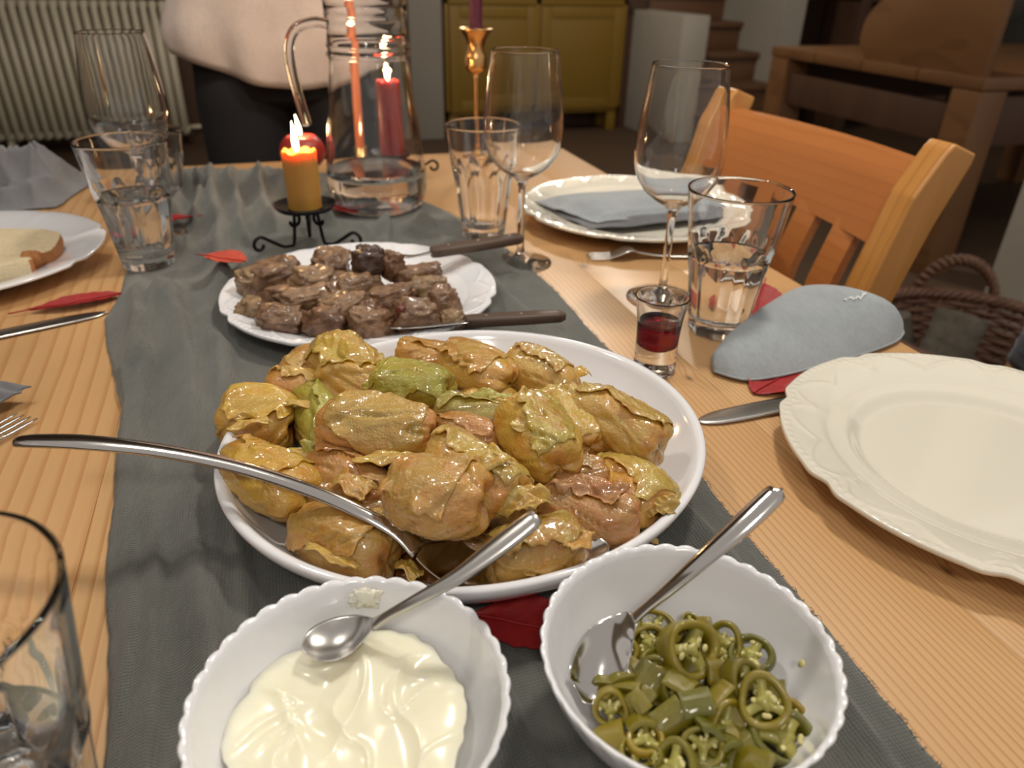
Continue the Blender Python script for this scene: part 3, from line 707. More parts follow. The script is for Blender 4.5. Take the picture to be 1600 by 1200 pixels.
# sour cream: smeared surface
def cream_mesh():
    NR, NA = 70, 180; rows = []
    for i in range(NR+1):
        s = i/NR; row = []
        for k in range(NA):
            a = 2*PI*k/NA
            R = .0482+.0040*nz(math.cos(a)*2, math.sin(a)*2, 1)+.0022*nz(math.cos(a)*7, math.sin(a)*7, 3)
            r = max(R*s, .0002); x, y = r*math.cos(a), r*math.sin(a)
            wx = x+.010*nz(x*38, y*38, 1.5); wy = y+.010*nz(x*38+5, y*38, 2.5)
            h = .0062*nz(wx*30, wy*34, 4)+.0022*(1-abs(2*nz(wx*40+3, wy*24, 6)))**3-.0010
            h += .0016*(1-min(1, abs(nz(wx*34, wy*46+7, 8))*7))**2
            ex, ey = x-(-.008), y-.033
            h += .006*math.exp(-(ex*ex+ey*ey)/.00022)*0.6
            z = .0330+h*(1-s**5)+.0015*(1-s*s)
            z = z-.0020*s**8
            row.append((x, y, z))
        rows.append(row)
    und = [[(x*f, y*f, z0) for x, y, _ in rows[-1]] for f, z0 in ((.97, .030), (.80, .020), (.45, .0115))]
    m = MB(); m.grid(rows+und, cv=True)
    m.f.append(tuple(reversed(range(NA)))); n = len(rows+und); m.f.append(tuple((n-1)*NA+k for k in range(NA)))
    return m.mesh()
single('sour_cream', cream_mesh(), M['cream'], 'thick sour cream with smeared peaks in the front bowl', 'sour cream', (-.0005, .198, RZ+.0005))
def smear(seed, w, l):
    P = []
    for i in range(41):
        u = i/40; row = []
        for j in range(25):
            v = j/24; ww = w*max(math.sin(PI*u), 0)**.6*(1+.5*nz(u*3, seed))
            row.append(((v-.5)*ww+.001*nz(u*5, seed+3), (u-.5)*l+.0015*nz(v*6, seed+9), .0012*math.sin(PI*v)*math.sin(PI*u)*(1+.6*nz(u*5, v*5, seed))))
        P.append(row)
    m = MB(); m.grid(P); n = len(m.v); m.grid([[(x, y, -.0003) for x, y, z in r] for r in P], flip=True); return m.mesh()
# dab of cream stuck on the inner back wall of the bowl
single('cream_dab', lump(.0058, .0042, .0007, 5, 60, 30, .55), M['cream'], 'dab of sour cream smeared on the bowl wall above the spoon', 'sour cream', (.0150, .2505, RZ+.0460), (math.radians(62), 0, -.25))
single('pepper_seed', MB().lathe([(0, -.0008), (.0016, -.0003), (.0019, .0003), (.001, .0009), (0, .001)], 14).mesh(), M['seed'], 'pale pepper bit stuck on the right wall of the pepper bowl', 'pepper seed', (.1885, .1640, RZ+.0405), (0, -1.0, -.3))

# ------------------------------------------------------------------ pickled pepper slices
PEP = [
 (0.1626,0.1537,0.046,0.0099,"r",60),(0.1477,0.1889,0.042,0.0119,"r",60),(0.1654,0.1421,0.036,0.0116,"r",20),(0.1622,0.1668,0.042,0.0087,"r",40),
 (0.1051,0.1760,0.036,0.0072,"r",70),(0.1122,0.1585,0.036,0.0069,"r",50),(0.1190,0.1450,0.036,0.0084,"r",30),(0.1760,0.1804,0.038,0.0090,"r",0),
 (0.1690,0.1905,0.038,0.0082,"r",90),(0.1373,0.1974,0.034,0.0087,"r",80),(0.1349,0.1725,0.046,0.0064,"c",30),(0.1352,0.1605,0.048,0.0062,"c",80),
 (0.1153,0.1713,0.042,0.0048,"c",10),(0.1231,0.1804,0.040,0.0081,"c",120),(0.1561,0.1738,0.042,0.0081,"c",70),(0.1654,0.2004,0.038,0.0055,"c",0),
 (0.1593,0.2049,0.038,0.0046,"r",0),(0.1366,0.1524,0.044,0.0071,"c",150),(0.1135,0.1672,0.038,0.0067,"c",170),(0.1243,0.1607,0.042,0.0072,"c",110),
 (0.1413,0.1466,0.040,0.0071,"c",0),(0.1475,0.1362,0.038,0.0080,"c",40),(0.1000,0.1655,0.034,0.0068,"c",80),(0.1323,0.1479,0.038,0.0076,"r",80),
 (0.1159,0.1894,0.034,0.0070,"c",140),(0.1519,0.1569,0.040,0.0068,"c",20),(0.1474,0.1647,0.044,0.0063,"c",100),(0.1130,0.1510,0.036,0.0034,"r",80),
 (0.1068,0.1563,0.032,0.0066,"r",10),(0.1731,0.1631,0.036,0.0076,"c",60),(0.1344,0.1839,0.040,0.0068,"c",45),(0.1469,0.1434,0.036,0.0068,"c",100),
 (0.1515,0.1841,0.040,0.0068,"c",150),(0.1062,0.1858,0.034,0.0060,"c",30),(0.1750,0.1508,0.034,0.0074,"r",90),(0.1701,0.1854,0.036,0.0074,"c",20)]
def ring_protos(seed):
    rr = random.Random(seed); N = 40
    wob = lambda a: 1+.06*math.sin(2*a+seed)+.05*math.sin(3*a+2*seed)
    Lh = .32+.24*rr.random()
    rows = []
    prof = [(1.0, -Lh), (1.03, -Lh*.5), (1.04, 0), (1.03, Lh*.5), (1.0, Lh), (.93, Lh+.05), (.82, Lh+.01), (.77, Lh*.6), (.75, 0), (.77, -Lh*.6), (.82, -Lh-.01), (.93, -Lh-.05)]; prof = [(1-(1-r)*1.25, z) for r, z in prof]
    for (r, z) in prof: rows.append([(r*wob(2*PI*k/N)*math.cos(2*PI*k/N), r*wob(2*PI*k/N)*math.sin(2*PI*k/N), z+.04*math.sin(2*PI*k/N*2+seed)) for k in range(N)])
    flesh = MB().grid(rows, cu=True, cv=True).mesh('ring')
    pith = MB()
    for q in range(3):
        a = 2*PI*q/3+seed
        P = []
        for i in range(7):
            s = .86-.80*i/6; wdt = .10+.16*(i/6)**1.5+.12*(1-i/6)**3
            P.append([(s*math.cos(a)-sg*wdt*math.sin(a), s*math.sin(a)+sg*wdt*math.cos(a), zz) for sg, zz in ((-1, -Lh*.7), (1, -Lh*.7), (1, Lh*.75+.06*nz(i, q, seed)), (-1, Lh*.75+.06*nz(i, q+4, seed)))])
        pith.grid(P, cv=True)
    pith.lathe([(0, -Lh*.7), (.30, -Lh*.6), (.38, 0), (.32, Lh*.7), (.15, Lh*.95), (0, Lh)], 12, lambda r, z, a, k: (r*(1+.3*math.sin(3*a+seed)), z))
    pm = pith.mesh('pith')
    sd = MB()
    for q in range(7):
        a = rr.uniform(0, 6.28); r = rr.uniform(.25, .6); cx, cy = r*math.cos(a), r*math.sin(a)
        tl = rr.uniform(-.5, .5)
        P = []
        for i in range(5):
            ph = PI*i/4
            P.append([(cx+.15*math.sin(ph)*math.cos(b), cy+.11*math.sin(ph)*math.sin(b), Lh*.72+.055*math.cos(ph)+tl*.1*math.sin(ph)*math.cos(b)) for b in [2*PI*j/8 for j in range(8)]])
        sd.grid(P, cv=True, flip=True)
    return flesh, pm, sd.mesh('seeds')
def chunk_proto(seed):
    # curved strip of pepper wall cut from a slice
    rr = random.Random(seed); W = rr.uniform(.75, 1.1); Lc = rr.uniform(.7, 1.0); P = []
    Rr = 1.3
    for q, off in ((0, .0), (1, .34)):
        for j in range(8 if q == 0 else 8):
            jj = j if q == 0 else 7-j
            t_ = (jj/7-.5)*2*W/Rr*.9; R = Rr+off*(-1)
            row = [((R)*math.sin(t_), -Lc+2*Lc*i/5+.06*nz(i, jj, seed), R*math.cos(t_)-Rr+.17+.06*nz(i*.6, jj*.6, seed+5)) for i in range(6)]
            P.append(row)
    m = MB(); m.grid(P, cu=True); n = len(P)
    for i in (0, 5): m.f.append(tuple(k*6+i for k in range(n)))
    return m.mesh('strip', bevel=.05, seg=2, angle=.9)
RP = [ring_protos(s) for s in range(1, 7)]; CP = [chunk_proto(s) for s in range(1, 7)]
for a, b, c in RP: a.materials.append(M['pepper']); b.materials.append(M['pepper_pith']); c.materials.append(M['seed'])
for a in CP: a.materials.append(M['pepper'])
rg = random.Random(11)
TONES = [(.165, .155, .010), (.23, .195, .010), (.125, .13, .010), (.29, .22, .010), (.19, .172, .010), (.36, .22, .02)]
BCX, BCY = .139, .180
TO_CAM = Vector((-.139, -.180, .30)).normalized()
def put_pepper(x, y, z, r, kind, ang, label=None, tilt=None):
    i = rg.randrange(6)
    tone = TONES[rg.choice((0, 0, 1, 1, 2, 3, 4, 4, 1))]
    if kind == 'r':
        t_ = thing('pepper_ring', label or 'pickled green pepper ring in the pepper bowl', 'pepper slice', (x, y, RZ+z), 0, 'pickled pepper slices in the bowl')
        kids = [ob('flesh', RP[i][0], None, t_), ob('pith', RP[i][1], None, t_), ob('seeds', RP[i][2], None, t_)]
    else:
        t_ = ob('pepper_strip', CP[i], None, None, (x, y, RZ+z)); tag(t_, label or 'cut strip of pickled green pepper in the pepper bowl', 'pepper slice', 'pickled pepper slices in the bowl'); kids = [t_]
    for k in kids: k.color = (*tone, 1)
    s_ = r*1.06 if kind == 'r' else r*1.05; t_.scale = (s_, s_, s_)
    e = TO_CAM.to_track_quat('Z', 'Y').to_euler() if kind == 'r' else Euler((rg.uniform(-.6, .6), rg.uniform(-.6, .6), 0))
    if kind == 'r':
        q = Euler((rg.uniform(-.45, .45), rg.uniform(-.45, .45), math.radians(ang))).to_quaternion()
        t_.rotation_euler = (TO_CAM.to_track_quat('Z', 'Y').slerp(Vector((rg.uniform(-.4, .5), rg.uniform(-.5, .3), 1)).normalized().to_track_quat('Z', 'Y'), .45) @ q).to_euler()
    else:
        t_.rotation_euler = (e.x, e.y, math.radians(ang))
    return t_
PL = {0: 'largest pale seeded pepper ring at the right of the pepper bowl', 1: 'wide pepper ring with three pith ribs at the back of the pepper pile', 2: 'big olive pepper ring lying under the largest one at the right', 4: 'pepper ring with white pith at the left front beside the spoon', 7: 'yellow green pepper ring highest at the right rear of the pile'}
for k, (x, y, z, r, kind, ang) in enumerate(PEP): 
    t_ = put_pepper(x, y, z-.007, r, kind, ang, PL.get(k))
    if k not in PL: t_['top_piece'] = 1
for k in range(80):      # the layers beneath
    for _ in range(60):
        a = rg.uniform(0, 2*PI); rad_ = .038*math.sqrt(rg.random()); z = rg.uniform(.016, .030)
        if rad_ < .016+(z-.010)*1.05: break
    x, y = BCX+rad_*math.cos(a)+.002, BCY-.006+rad_*math.sin(a)
    put_pepper(x, y, z, rg.uniform(.0070, .0092), rg.choice('rcc'), rg.uniform(0, 360), 'pickled pepper piece buried under the top layer of the bowl')['group'] = 'pickled pepper pieces under the top layer'

# ------------------------------------------------------------------ cutlery
def blade_grid(keys, n, prof, nv=14, th=.0016, up=Vector((0, 0, 1)), roll=0.0):
    # keys: x,y,z,halfwidth,dish  -> one closed solid lofted along a spine; dish>0 hollows the top
    S = spline(keys, n); top, bot = [], []
    for i in range(n):
        p = Vector(S[i][:3]); a = Vector(S[max(i-1, 0)][:3]); b = Vector(S[min(i+1, n-1)][:3]); tdir = (b-a).normalized()
        side = tdir.cross(up).normalized(); nrm = side.cross(tdir).normalized()
        if roll: q = Matrix.Rotation(roll, 3, tdir); side = q @ side; nrm = q @ nrm
        w, d = max(S[i][3], .0003), S[i][4]; rt, rb = [], []
        for j in range(nv+1):
            v = -1+2*j/nv; k = 1-v*v; hh = th*(.35+.65*math.sqrt(max(k, 0)))
            base = p+side*(w*v)-nrm*(d*k)
            rt.append(tuple(base+nrm*(hh*.5))); rb.append(tuple(base-nrm*(hh*.5)))
        top.append(rt); bot.append(rb)
    m = MB()
    loops = [rt+rb[::-1] for rt, rb in zip(top, bot)]
    m.grid(loops, cv=True); L_ = len(loops[0])
    m.f.append(tuple(range(L_))); m.f.append(tuple((n-1)*L_+k for k in reversed(range(L_))))
    return m
def split_cutlery(name, label, cat, hk, bk_, mat, th=.0018, thb=.0012, upb=Vector((0, 0, 1)), uph=Vector((0, 0, 1)), grp=None, hname='handle', bname='bowl', roll=0.0):
    t_ = thing(name, label, cat, (0, 0, RZ), 0, grp)
    ob(hname, blade_grid(hk, 60, None, 12, th, uph).mesh(), mat, t_)
    ob(bname, blade_grid(bk_, 48, None, 18, thb, upb, roll).mesh(), mat, t_)
    return t_
# large serving spoon
t_ = split_cutlery('serving_spoon', 'long steel serving spoon resting across the cabbage platter', 'spoon',
    [(-.1535, .3995, .0672, .0040, -.0010), (-.147, .3975, .0680, .0060, -.0012), (-.118, .3864, .0688, .0066, -.0012), (-.0786, .371, .0658, .0056, -.0012), (-.0395, .3513, .0608, .0050, -.0014), (-.0047, .3273, .0556, .0047, -.0016), (.0194, .3097, .0488, .0044, -.0016), (.037, .2973, .0408, .0046, -.0010), (.0465, .2885, .0330, .0060, 0)],
    [(.0465, .2885, .0330, .0060, 0), (.054, .285, .0300, .0115, .002), (.064, .281, .0290, .0185, .006), (.078, .277, .0290, .0240, .010), (.095, .273, .0295, .0262, .0115), (.112, .2695, .0300, .0245, .010), (.127, .267, .0310, .0190, .007), (.138, .2655, .0320, .0115, .003), (.1445, .265, .0325, .0015, 0)], M['steel'], th=.0026, thb=.0014)
t_ = split_cutlery('cream_spoon', 'steel teaspoon standing in the sour cream bowl', 'spoon',
    [(.0905, .2335, .0895, .0030, -.0008), (.0880, .2330, .0882, .0050, -.0012), (.0717, .2300, .0800, .0054, -.0012), (.0530, .2275, .0700, .0042, -.0012), (.0340, .2285, .0600, .0030, -.0012), (.0220, .2310, .0520, .0026, -.0008), (.0160, .2325, .0475, .0032, .0)],
    [(.0160, .2325, .0475, .0032, .0), (.0120, .2335, .0452, .0068, .0014), (.0060, .2345, .0430, .0105, .0036), (-.0020, .2345, .0420, .0118, .0046), (-.0100, .2335, .0418, .0092, .0030), (-.0155, .2325, .0420, .0010, .0)], M['brushed'], th=.0032, thb=.0013)
t_ = split_cutlery('pepper_spoon', 'steel teaspoon leaning in the pickled pepper bowl', 'spoon',
    [(.1880, .2020, .1055, .0030, -.0008), (.1862, .2015, .1040, .0050, -.0012), (.1700, .1985, .0930, .0052, -.0012), (.1520, .1970, .0790, .0040, -.0012), (.1390, .1975, .0660, .0030, -.0012), (.1300, .1990, .0560, .0026, -.0008), (.1250, .2000, .0510, .0034, .0)],
    [(.1250, .2000, .0510, .0034, .0), (.1200, .1995, .0470, .0070, .0014), (.1130, .1970, .0415, .0108, .0040), (.1060, .1920, .0350, .0122, .0050), (.1005, .1865, .0290, .0100, .0036), (.0960, .1830, .0270, .0010, .0)], M['steel'], th=.0032, thb=.0013, upb=Vector((.35, -.1, 1)).normalized())

def fork(name, label, P0, P1, length, z=.0035, tines=4, mat='brushed', hl=None, grp=None, arch=.010, base=TZ):
    # lies from tine tips at P0 towards P1
    d = Vector((P1[0]-P0[0], P1[1]-P0[1], 0)).normalized(); s = Vector((-d.y, d.x, 0))
    t_ = thing(name, label, 'fork', (P0[0], P0[1], base), 0, grp)
    g = lambda u: d*(u*length)
    zz = lambda u: z*.3+arch*math.exp(-((u-.27)/.085)**2)+.002
    def kk(u, w): q = g(u); return (q.x, q.y, zz(u), w, -.0004)
    ob('handle', blade_grid([kk(.26, .0105), kk(.29, .008), kk(.34, .0036), (*g(.5)[:2], zz(.5), .0034, -.0006), (*g(.8)[:2], zz(.8), .0068, -.0010), (*g(.97)[:2], zz(.97), .0085, -.0010), (*g(1.0)[:2], zz(1.0), .003, -.0006)], 50, None, 8, .0022).mesh(), M[mat], t_)
    ob('root', blade_grid([kk(.16, .0110), kk(.20, .0118), kk(.235, .0118), kk(.262, .0105)], 12, None, 8, .0020).mesh(), M[mat], t_)
    for q in range(tines):
        o_ = (q-(tines-1)/2)*.0066
        pts = [tuple(g(u)+s*o_+Vector((0, 0, zz(u)-.0002+.003*(1-sstep(0, .16, u))*0))) for u in np.linspace(.003, .165, 8)]
        ob('tine', MB().tube(pts, [.0006, .0011, .0013, .0014, .0015, .0015, .0015, .0016], 8, flat=(1, .7)).mesh(), M[mat], t_)
    return t_
fork('dinner_fork', 'steel fork on bare wood between the wine glasses and far plate', (.347, .770), (.47, .738), .19, arch=.009)
fork('dinner_fork', 'steel fork under the grey blue napkin at the left edge', (-.1985, .552), (-.262, .470), .19, arch=.004)
def knife(name, label, P0, P1, length, mat='brushed', base=TZ, bl=.48):
    d = Vector((P1[0]-P0[0], P1[1]-P0[1], 0)).normalized(); t_ = thing(name, label, 'knife', (P0[0], P0[1], base))
    g = lambda u: d*(u*length)
    def kk(u, w, z=.0022): q = g(u); return (q.x, q.y, z, w, -.0002)
    ob('blade', blade_grid([kk(0, .0012, .0012), kk(.03, .0055, .0014), kk(.10, .0088, .0016), kk(.25, .0100, .0018), kk(bl-.03, .0095, .002), kk(bl, .0055, .0028)], 40, None, 6, .0016).mesh(), M[mat], t_)
    ob('handle', blade_grid([kk(bl, .0055, .0035), kk(bl+.05, .0058, .004), kk(.75, .0072, .0045), kk(.96, .0090, .0045), kk(1.0, .004, .0035)], 30, None, 8, .0060).mesh(), M[mat], t_)
    return t_
knife('table_knife', 'steel knife whose tip shows left of the empty dinner plate', (.286, .405), (.42, .410), .21, bl=.5)
knife('table_knife', 'steel knife beside the red leaf at the left', (-.172, .746), (-.29, .706), .22, bl=.5)

# wooden handled fork and knife on the meat plate
t_ = thing('serving_fork', 'fork with riveted wooden handle piercing the dark meat piece', 'fork', (0, 0, RZ))
for q in range(3):
    yy = (q-1)*.0050
    ob('tine', MB().tube([(.054, .716+yy*1.0, .046), (.066, .7125+yy, .0455), (.085, .710+yy, .045), (.110, .712+yy, .043)], [.0006, .0012, .0014, .0015], 8).mesh(), M['brushed'], t_)
ob('neck', blade_grid([(.106, .712, .043, .0070, 0), (.118, .714, .041, .0068, 0), (.130, .719, .0385, .0030, 0), (.146, .726, .0375, .0032, 0), (.160, .733, .0372, .0050, 0)], 30, None, 8, .0020).mesh(), M['brushed'], t_)
def whandle(p0, p1, w, h):
    d = Vector(p1)-Vector(p0); L_ = d.length
    m = MB(); P = []
    for i in range(21):
        u = i/20; x = u*L_; ww = w*(.80+.20*math.sin(u*PI*.8+.5))*(1-.25*(1-sstep(0, .06, u)))*(1-.35*sstep(.95, 1, u)); hh = h*(1-.3*sstep(.95, 1, u))
        P.append([(x, ww*math.copysign(abs(math.cos(a))**.6, math.cos(a)), hh*math.copysign(abs(math.sin(a))**.6, math.sin(a))) for a in [2*PI*k/20 for k in range(20)]])
    m.grid(P, cv=True); m.f.append(tuple(range(20))); m.f.append(tuple(20*20+k for k in reversed(range(20))))
    return m.mesh(angle=1.0), Vector(p0), d.to_track_quat('X', 'Z').to_euler(), L_
me, lo, ro, L_ = whandle((.150, .7290, .0372), (.256, .7450, .0390), .0095, .0055)
h = ob('handle', me, M['handle_wood'], t_, lo, ro)
for u in (.18, .5, .85): ob('rivet', MB().lathe([(0, .0054), (.0016, .0054), (.0017, .0050), (0, .0046)], 10).mesh(), M['rivet'], h, (L_*u, 0, .0003))
t_ = thing('serving_knife', 'knife with worn wooden handle resting on the front of the meat plate', 'knife', (0, 0, RZ))
ob('blade', blade_grid([(.080, .5835, .0235, .001, 0), (.090, .582, .0238, .0060, 0), (.11, .578, .0246, .0080, 0), (.142, .5735, .0262, .0085, 0), (.150, .572, .0264, .0050, 0)], 30, None, 6, .0014, up=Vector((0, .25, 1)).normalized()).mesh(), M['brushed'], t_)
me, lo, ro, L_ = whandle((.146, .5725, .0268), (.238, .567, .0235), .0078, .0050)
h = ob('handle', me, M['handle_wood'], t_, lo, ro)
for u in (.2, .55): ob('rivet', MB().lathe([(0, .0049), (.0014, .0049), (.0015, .0045), (0, .0041)], 10).mesh(), M['rivet'], h, (L_*u, 0, .0003))

# ------------------------------------------------------------------ glassware
def tumbler_mesh():
    Hh, RB, RT = .137, .0280, .0460
    def rad_o(z): return RB+(RT-RB)*(z/Hh)**1.0
    outer = [(0, .0012), (.020, .0012), (.0265, .0), (RB, .0015)]+[(rad_o(z), z) for z in np.linspace(.006, Hh-.002, 34)]+[(RT-.0001, Hh-.0006), (RT-.0004, Hh)]
    inner = [(RT-.0017, Hh), (RT-.0021, Hh-.0006), (RT-.0023, Hh-.003)]+[(rad_o(z)-(.0022+.0012*sstep(.092, .080, z)), z) for z in np.linspace(Hh-.008, .018, 24)]+[(.0226, .0140), (.015, .0122), (0, .0118)]
    N = 10; no = len(outer)
    def rf(r, z, a, k):
        if k >= no or k < 2: return (r, z)
        q = ((a*N/(2*PI)) % 1.0)-.5                      # -.5..+.5 in one flute
        ztop = .086-.022*(abs(q)*2)**2.2                 # arched tops of the panels
        f = sstep(ztop+.0030, ztop-.0015, z)
        flat = math.cos(PI/N)/math.cos(q*2*PI/N)
        return (r*(1+(flat*.985-1)*f), z)
    return MB().lathe(outer+inner, 160, rf).mesh(angle=1.2)
def water_mesh(z1, r0=.0245, z0=.0138):
    RT, RB, Hh = .0460, .0280, .137
    def ri(z): return RB+(RT-RB)*(z/Hh)-(.0022+.0012*sstep(.092, .080, z))+.0003
    pr = [(0, .0115), (.015, .0119), (.0230, .0137)]+[(ri(z), z) for z in np.linspace(.018, z1, 12)]+[(ri(z1)-.0010, z1-.0004), (0, z1-.0005)]
    return MB().lathe(pr, 96).mesh()
TM = tumbler_mesh()
def tumbler(label, x, y, rz=0, water=None, base=TZ):
    t_ = thing('water_tumbler', label, 'glass', (x, y, base), rz, 'faceted drinking tumblers')
    ob('glass_body', TM, M['glass'], t_)
    if water: tag(ob('water', water_mesh(water), M['water'], t_))
    return t_
tumbler('water tumbler half full beside the blue napkin at right', .391, .549, .2, .078)
tumbler('water tumbler on the runner beside the bread plate', -.146, .876, .5, .080, RZ)
tumbler('empty faceted tumbler behind the fork handle at the runner edge', .2505, .884, .1, None, RZ)
ts = tumbler('short empty tumbler half hidden behind the full left tumbler', -.149, 1.150, .3, None, RZ+.004); ts.scale = (.86, .86, .68)
tumbler('large blurred water tumbler at the bottom left corner', -.1215, .192, .25, .066, RZ+.0008)

WG = [(0, 0), (.036, 0), (.0372, .0008), (.036, .0018), (.024, .0032), (.012, .0060), (.0062, .0100), (.0043, .018), (.0038, .040), (.0038, .070), (.0042, .088), (.0060, .0955), (.0100, .0995), (.020, .105), (.031, .114), (.0390, .126), (.0428, .140), (.0436, .152), (.0428, .168), (.0402, .190), (.0372, .212), (.0354, .2255), (.0351, .2284), (.0350, .2292), (.0348, .2296),
      (.0345, .2292), (.0344, .2284), (.0348, .2255), (.0366, .212), (.0394, .190), (.0418, .168), (.0426, .152), (.0418, .1405), (.0380, .1272), (.0302, .1158), (.0195, .1070), (.0095, .1022), (.004, .1008), (0, .1005)]
WM = MB().lathe([(0, 0)]+WG[1:-1]+[(0, .1005)], 96).mesh()
def wine(label, x, y, base=TZ):
    t_ = tag(ob('wine_glass', WM, M['glass'], None, (x, y, base)), label, 'wine glass', 'stemmed wine glasses'); return t_
wine('empty wine glass behind the shot glass at right', .377, .636)
wine('empty wine glass standing beside the empty tumbler near the far plate', .266, .779)
wine('empty wine glass behind the left water tumbler', -.147, .972, RZ+.003)
wine('wine glass at the left edge, only its round foot in view', -.246, .428)
# shot glass of red liqueur
t_ = thing('shot_glass', 'small shot glass half full of dark red liqueur', 'glass', (.294, .494, TZ))
SG = [(0, .001), (.016, .001), (.0182, 0), (.0188, .002), (.0186, .006), (.0178, .012), (.0180, .030), (.0190, .048), (.0215, .064), (.0224, .0676), (.0226, .0685), (.0220, .0692), (.0213, .0685), (.0211, .0676), (.0200, .0635), (.0174, .047), (.0160, .036), (.0150, .029), (.0115, .0235), (.006, .0212), (0, .0208)]
ob('glass_body', MB().lathe(SG, 72).mesh(), M['glass'], t_)
ob('liqueur', MB().lathe([(0, .0205), (.0062, .0209), (.0118, .0232), (.0153, .0288), (.0163, .036), (.0176, .0465), (.0172, .0462), (0, .0460)], 72).mesh(), M['liqueur'], t_)
# carafe
t_ = thing('glass_carafe', 'tall glass water carafe with open curved handle among the candles', 'carafe', (.141, 1.045, RZ))
CO = [(0, .001), (.045, .001), (.052, .0005), (.059, .004), (.0655, .014), (.0690, .030), (.0690, .046), (.0660, .075), (.0615, .110), (.0570, .145), (.0535, .175), (.0515, .194), (.0520, .1975), (.0545, .2000), (.0545, .2025), (.0520, .2050), (.0520, .2075), (.0540, .2095), (.0540, .2120), (.0518, .2145), (.0510, .225), (.0512, .240), (.0530, .2440), (.0532, .2465), (.0518, .2490), (.0530, .262), (.0560, .276), (.0570, .2825), (.0572, .2840)]
CI = [(.0562, .2846), (.0550, .2840), (.0546, .2825), (.0536, .276), (.0506, .262), (.0492, .249), (.0488, .225), (.0492, .194), (.0512, .175), (.0546, .145), (.0590, .110), (.0634, .075), (.0663, .046), (.0663, .030), (.0630, .017), (.0560, .0085), (.045, .0065), (0, .006)]
def spout(r, z, a, k):
    s = sstep(.255, .284, z)*math.exp(-((a-.25)/.35)**2); return (r+.016*s, z+.004*s)
ob('glass_body', MB().lathe(CO+CI, 112, spout).mesh(), M['glass'], t_)
ob('water', MB().lathe([(0, .0058), (.045, .0062), (.0562, .0083), (.0633, .0168), (.0666, .030), (.0666, .046), (.0655, .0560), (.0650, .0558), (0, .0556)], 96).mesh(), M['water'], t_)
ob('handle', MB().tube([tuple(q) for q in spline([(-.050, -.012, .236), (-.066, -.016, .2385), (-.088, -.020, .232), (-.099, -.022, .214), (-.100, -.022, .19), (-.096, -.021, .16), (-.090, -.020, .128), (-.088, -.020, .118)], 36)], .0062, 14).mesh(), M['glass'], t_)

# ------------------------------------------------------------------ candles and iron holders
FL = [(0, -.001), (.0026, .002), (.0040, .008), (.0043, .013), (.0036, .020), (.0022, .028), (.0010, .035), (0, .040)]
FM = MB().lathe(FL, 20).mesh()
def flame(parent, x, y, z, s=1.0, lean=(0, 0), watts=.35):
    ob('wick', MB().tube([(x, y, z-.006), (x+.0005, y, z+.002), (x+.001, y, z+.006)], .0007, 6).mesh(), M['wick'], parent)
    ob('flame', FM, M['flame'], parent, (x, y, z+.003), (lean[0], lean[1], 0)).scale = (s, s, s)
    w = parent.matrix_basis @ Vector((x, y, z+.02*s))
    l = lamp('candle_light', parent.location+Vector((x, y, z+.020*s)), watts, .007, (1.0, .58, .26)); return l
def candle_mesh(R, Hh, seed=0, dish=.006, drips=True):
    pr = [(0, 0)]+[(R*1.02, .0)]+[(R, Hh*q) for q in np.linspace(.03, .97, 16)]+[(R*.97, Hh), (R*.86, Hh-.0005), (R*.66, Hh-dish*.7), (R*.3, Hh-dish), (0, Hh-dish)]
    no = len(pr)
    def rf(r, z, a, k):
        if k == 0: return (r, z)
        w = .02*nz(math.cos(a)*2, math.sin(a)*2+seed, z*30)
        d = (.10*max(0, nz(a*2.2+seed, z*8, 1))**1.0*sstep(0, Hh, z)) if drips else 0
        lip = 0
        if z > Hh-.002 and k > 5: lip = .0035*nz(math.cos(a)*2.5, math.sin(a)*2.5, seed+9)
        return (r*(1+w+d), max(z+lip, 0))
    return MB().lathe(pr, 64, rf).mesh()
def scroll_holder(name, label, x, y, z0, dz, phase, dish_r=.036):
    t_ = thing(name, label, 'candle holder', (x, y, z0))
    ob('drip_plate', MB().lathe([(0, dz), (dish_r*.75, dz), (dish_r*.92, dz+.0022), (dish_r, dz+.006), (dish_r*1.02, dz+.0062), (dish_r*.94, dz+.0005), (dish_r*.76, dz-.0014), (0, dz-.0014)], 48, lambda r, z, a, k: (r*(1+.02*math.sin(5*a)), z)).mesh(), M['iron'], t_)
    for q in range(3):
        a = phase+2*PI*q/3; c, s = math.cos(a), math.sin(a); P = []
        # S scroll: curls under the plate, runs out and down, then curls up at the foot
        for i in range(22):
            th = 4.9-4.6*i/21; rr_ = .0030+.0072*(1-i/21)**.0*(i/21)
            P.append((.018+rr_*math.cos(th+PI/2)*1.0, dz-.0125+rr_*math.sin(th+PI/2)*.95))
        P += [(.020, .006), (.026, .0030), (.034, .0040), (.046, .0115), (.056, .0185)]
        for i in range(1, 20):
            th = 2.1-5.3*i/19; r2 = .0098-.0062*i/19
            P.append((.0625+r2*math.cos(th), .0115+r2*math.sin(th)))
        P = [(p_[0], max(p_[1], .0022)) for p_ in P]
        P2 = spline([(p_[0], p_[1], 0) for p_ in P], 90)
        ob('scroll_foot', MB().tube([(p_[0]*c, p_[0]*s, p_[1]) for p_ in P2], .0021, 8).mesh(), M['iron'], t_)
    return t_
h1 = scroll_holder('iron_candle_holder', 'black wrought iron scroll candle holder in front of the carafe', .033, .893, RZ+.003, .044, math.radians(205))
c1 = thing('short_candle', 'short yellow beeswax candle burning in the front iron holder', 'candle', (.033, .893, RZ+.0478))
ob('wax', candle_mesh(.0195, .066, 2, .009), M['candle_yellow'], c1); flame(c1, -.002, 0, .062, .85, (0, -.06), .45)
h2 = scroll_holder('iron_candle_holder', 'black iron scroll candle holder hidden behind the carafe', .192, 1.205, RZ+.006, .030, math.radians(-12))
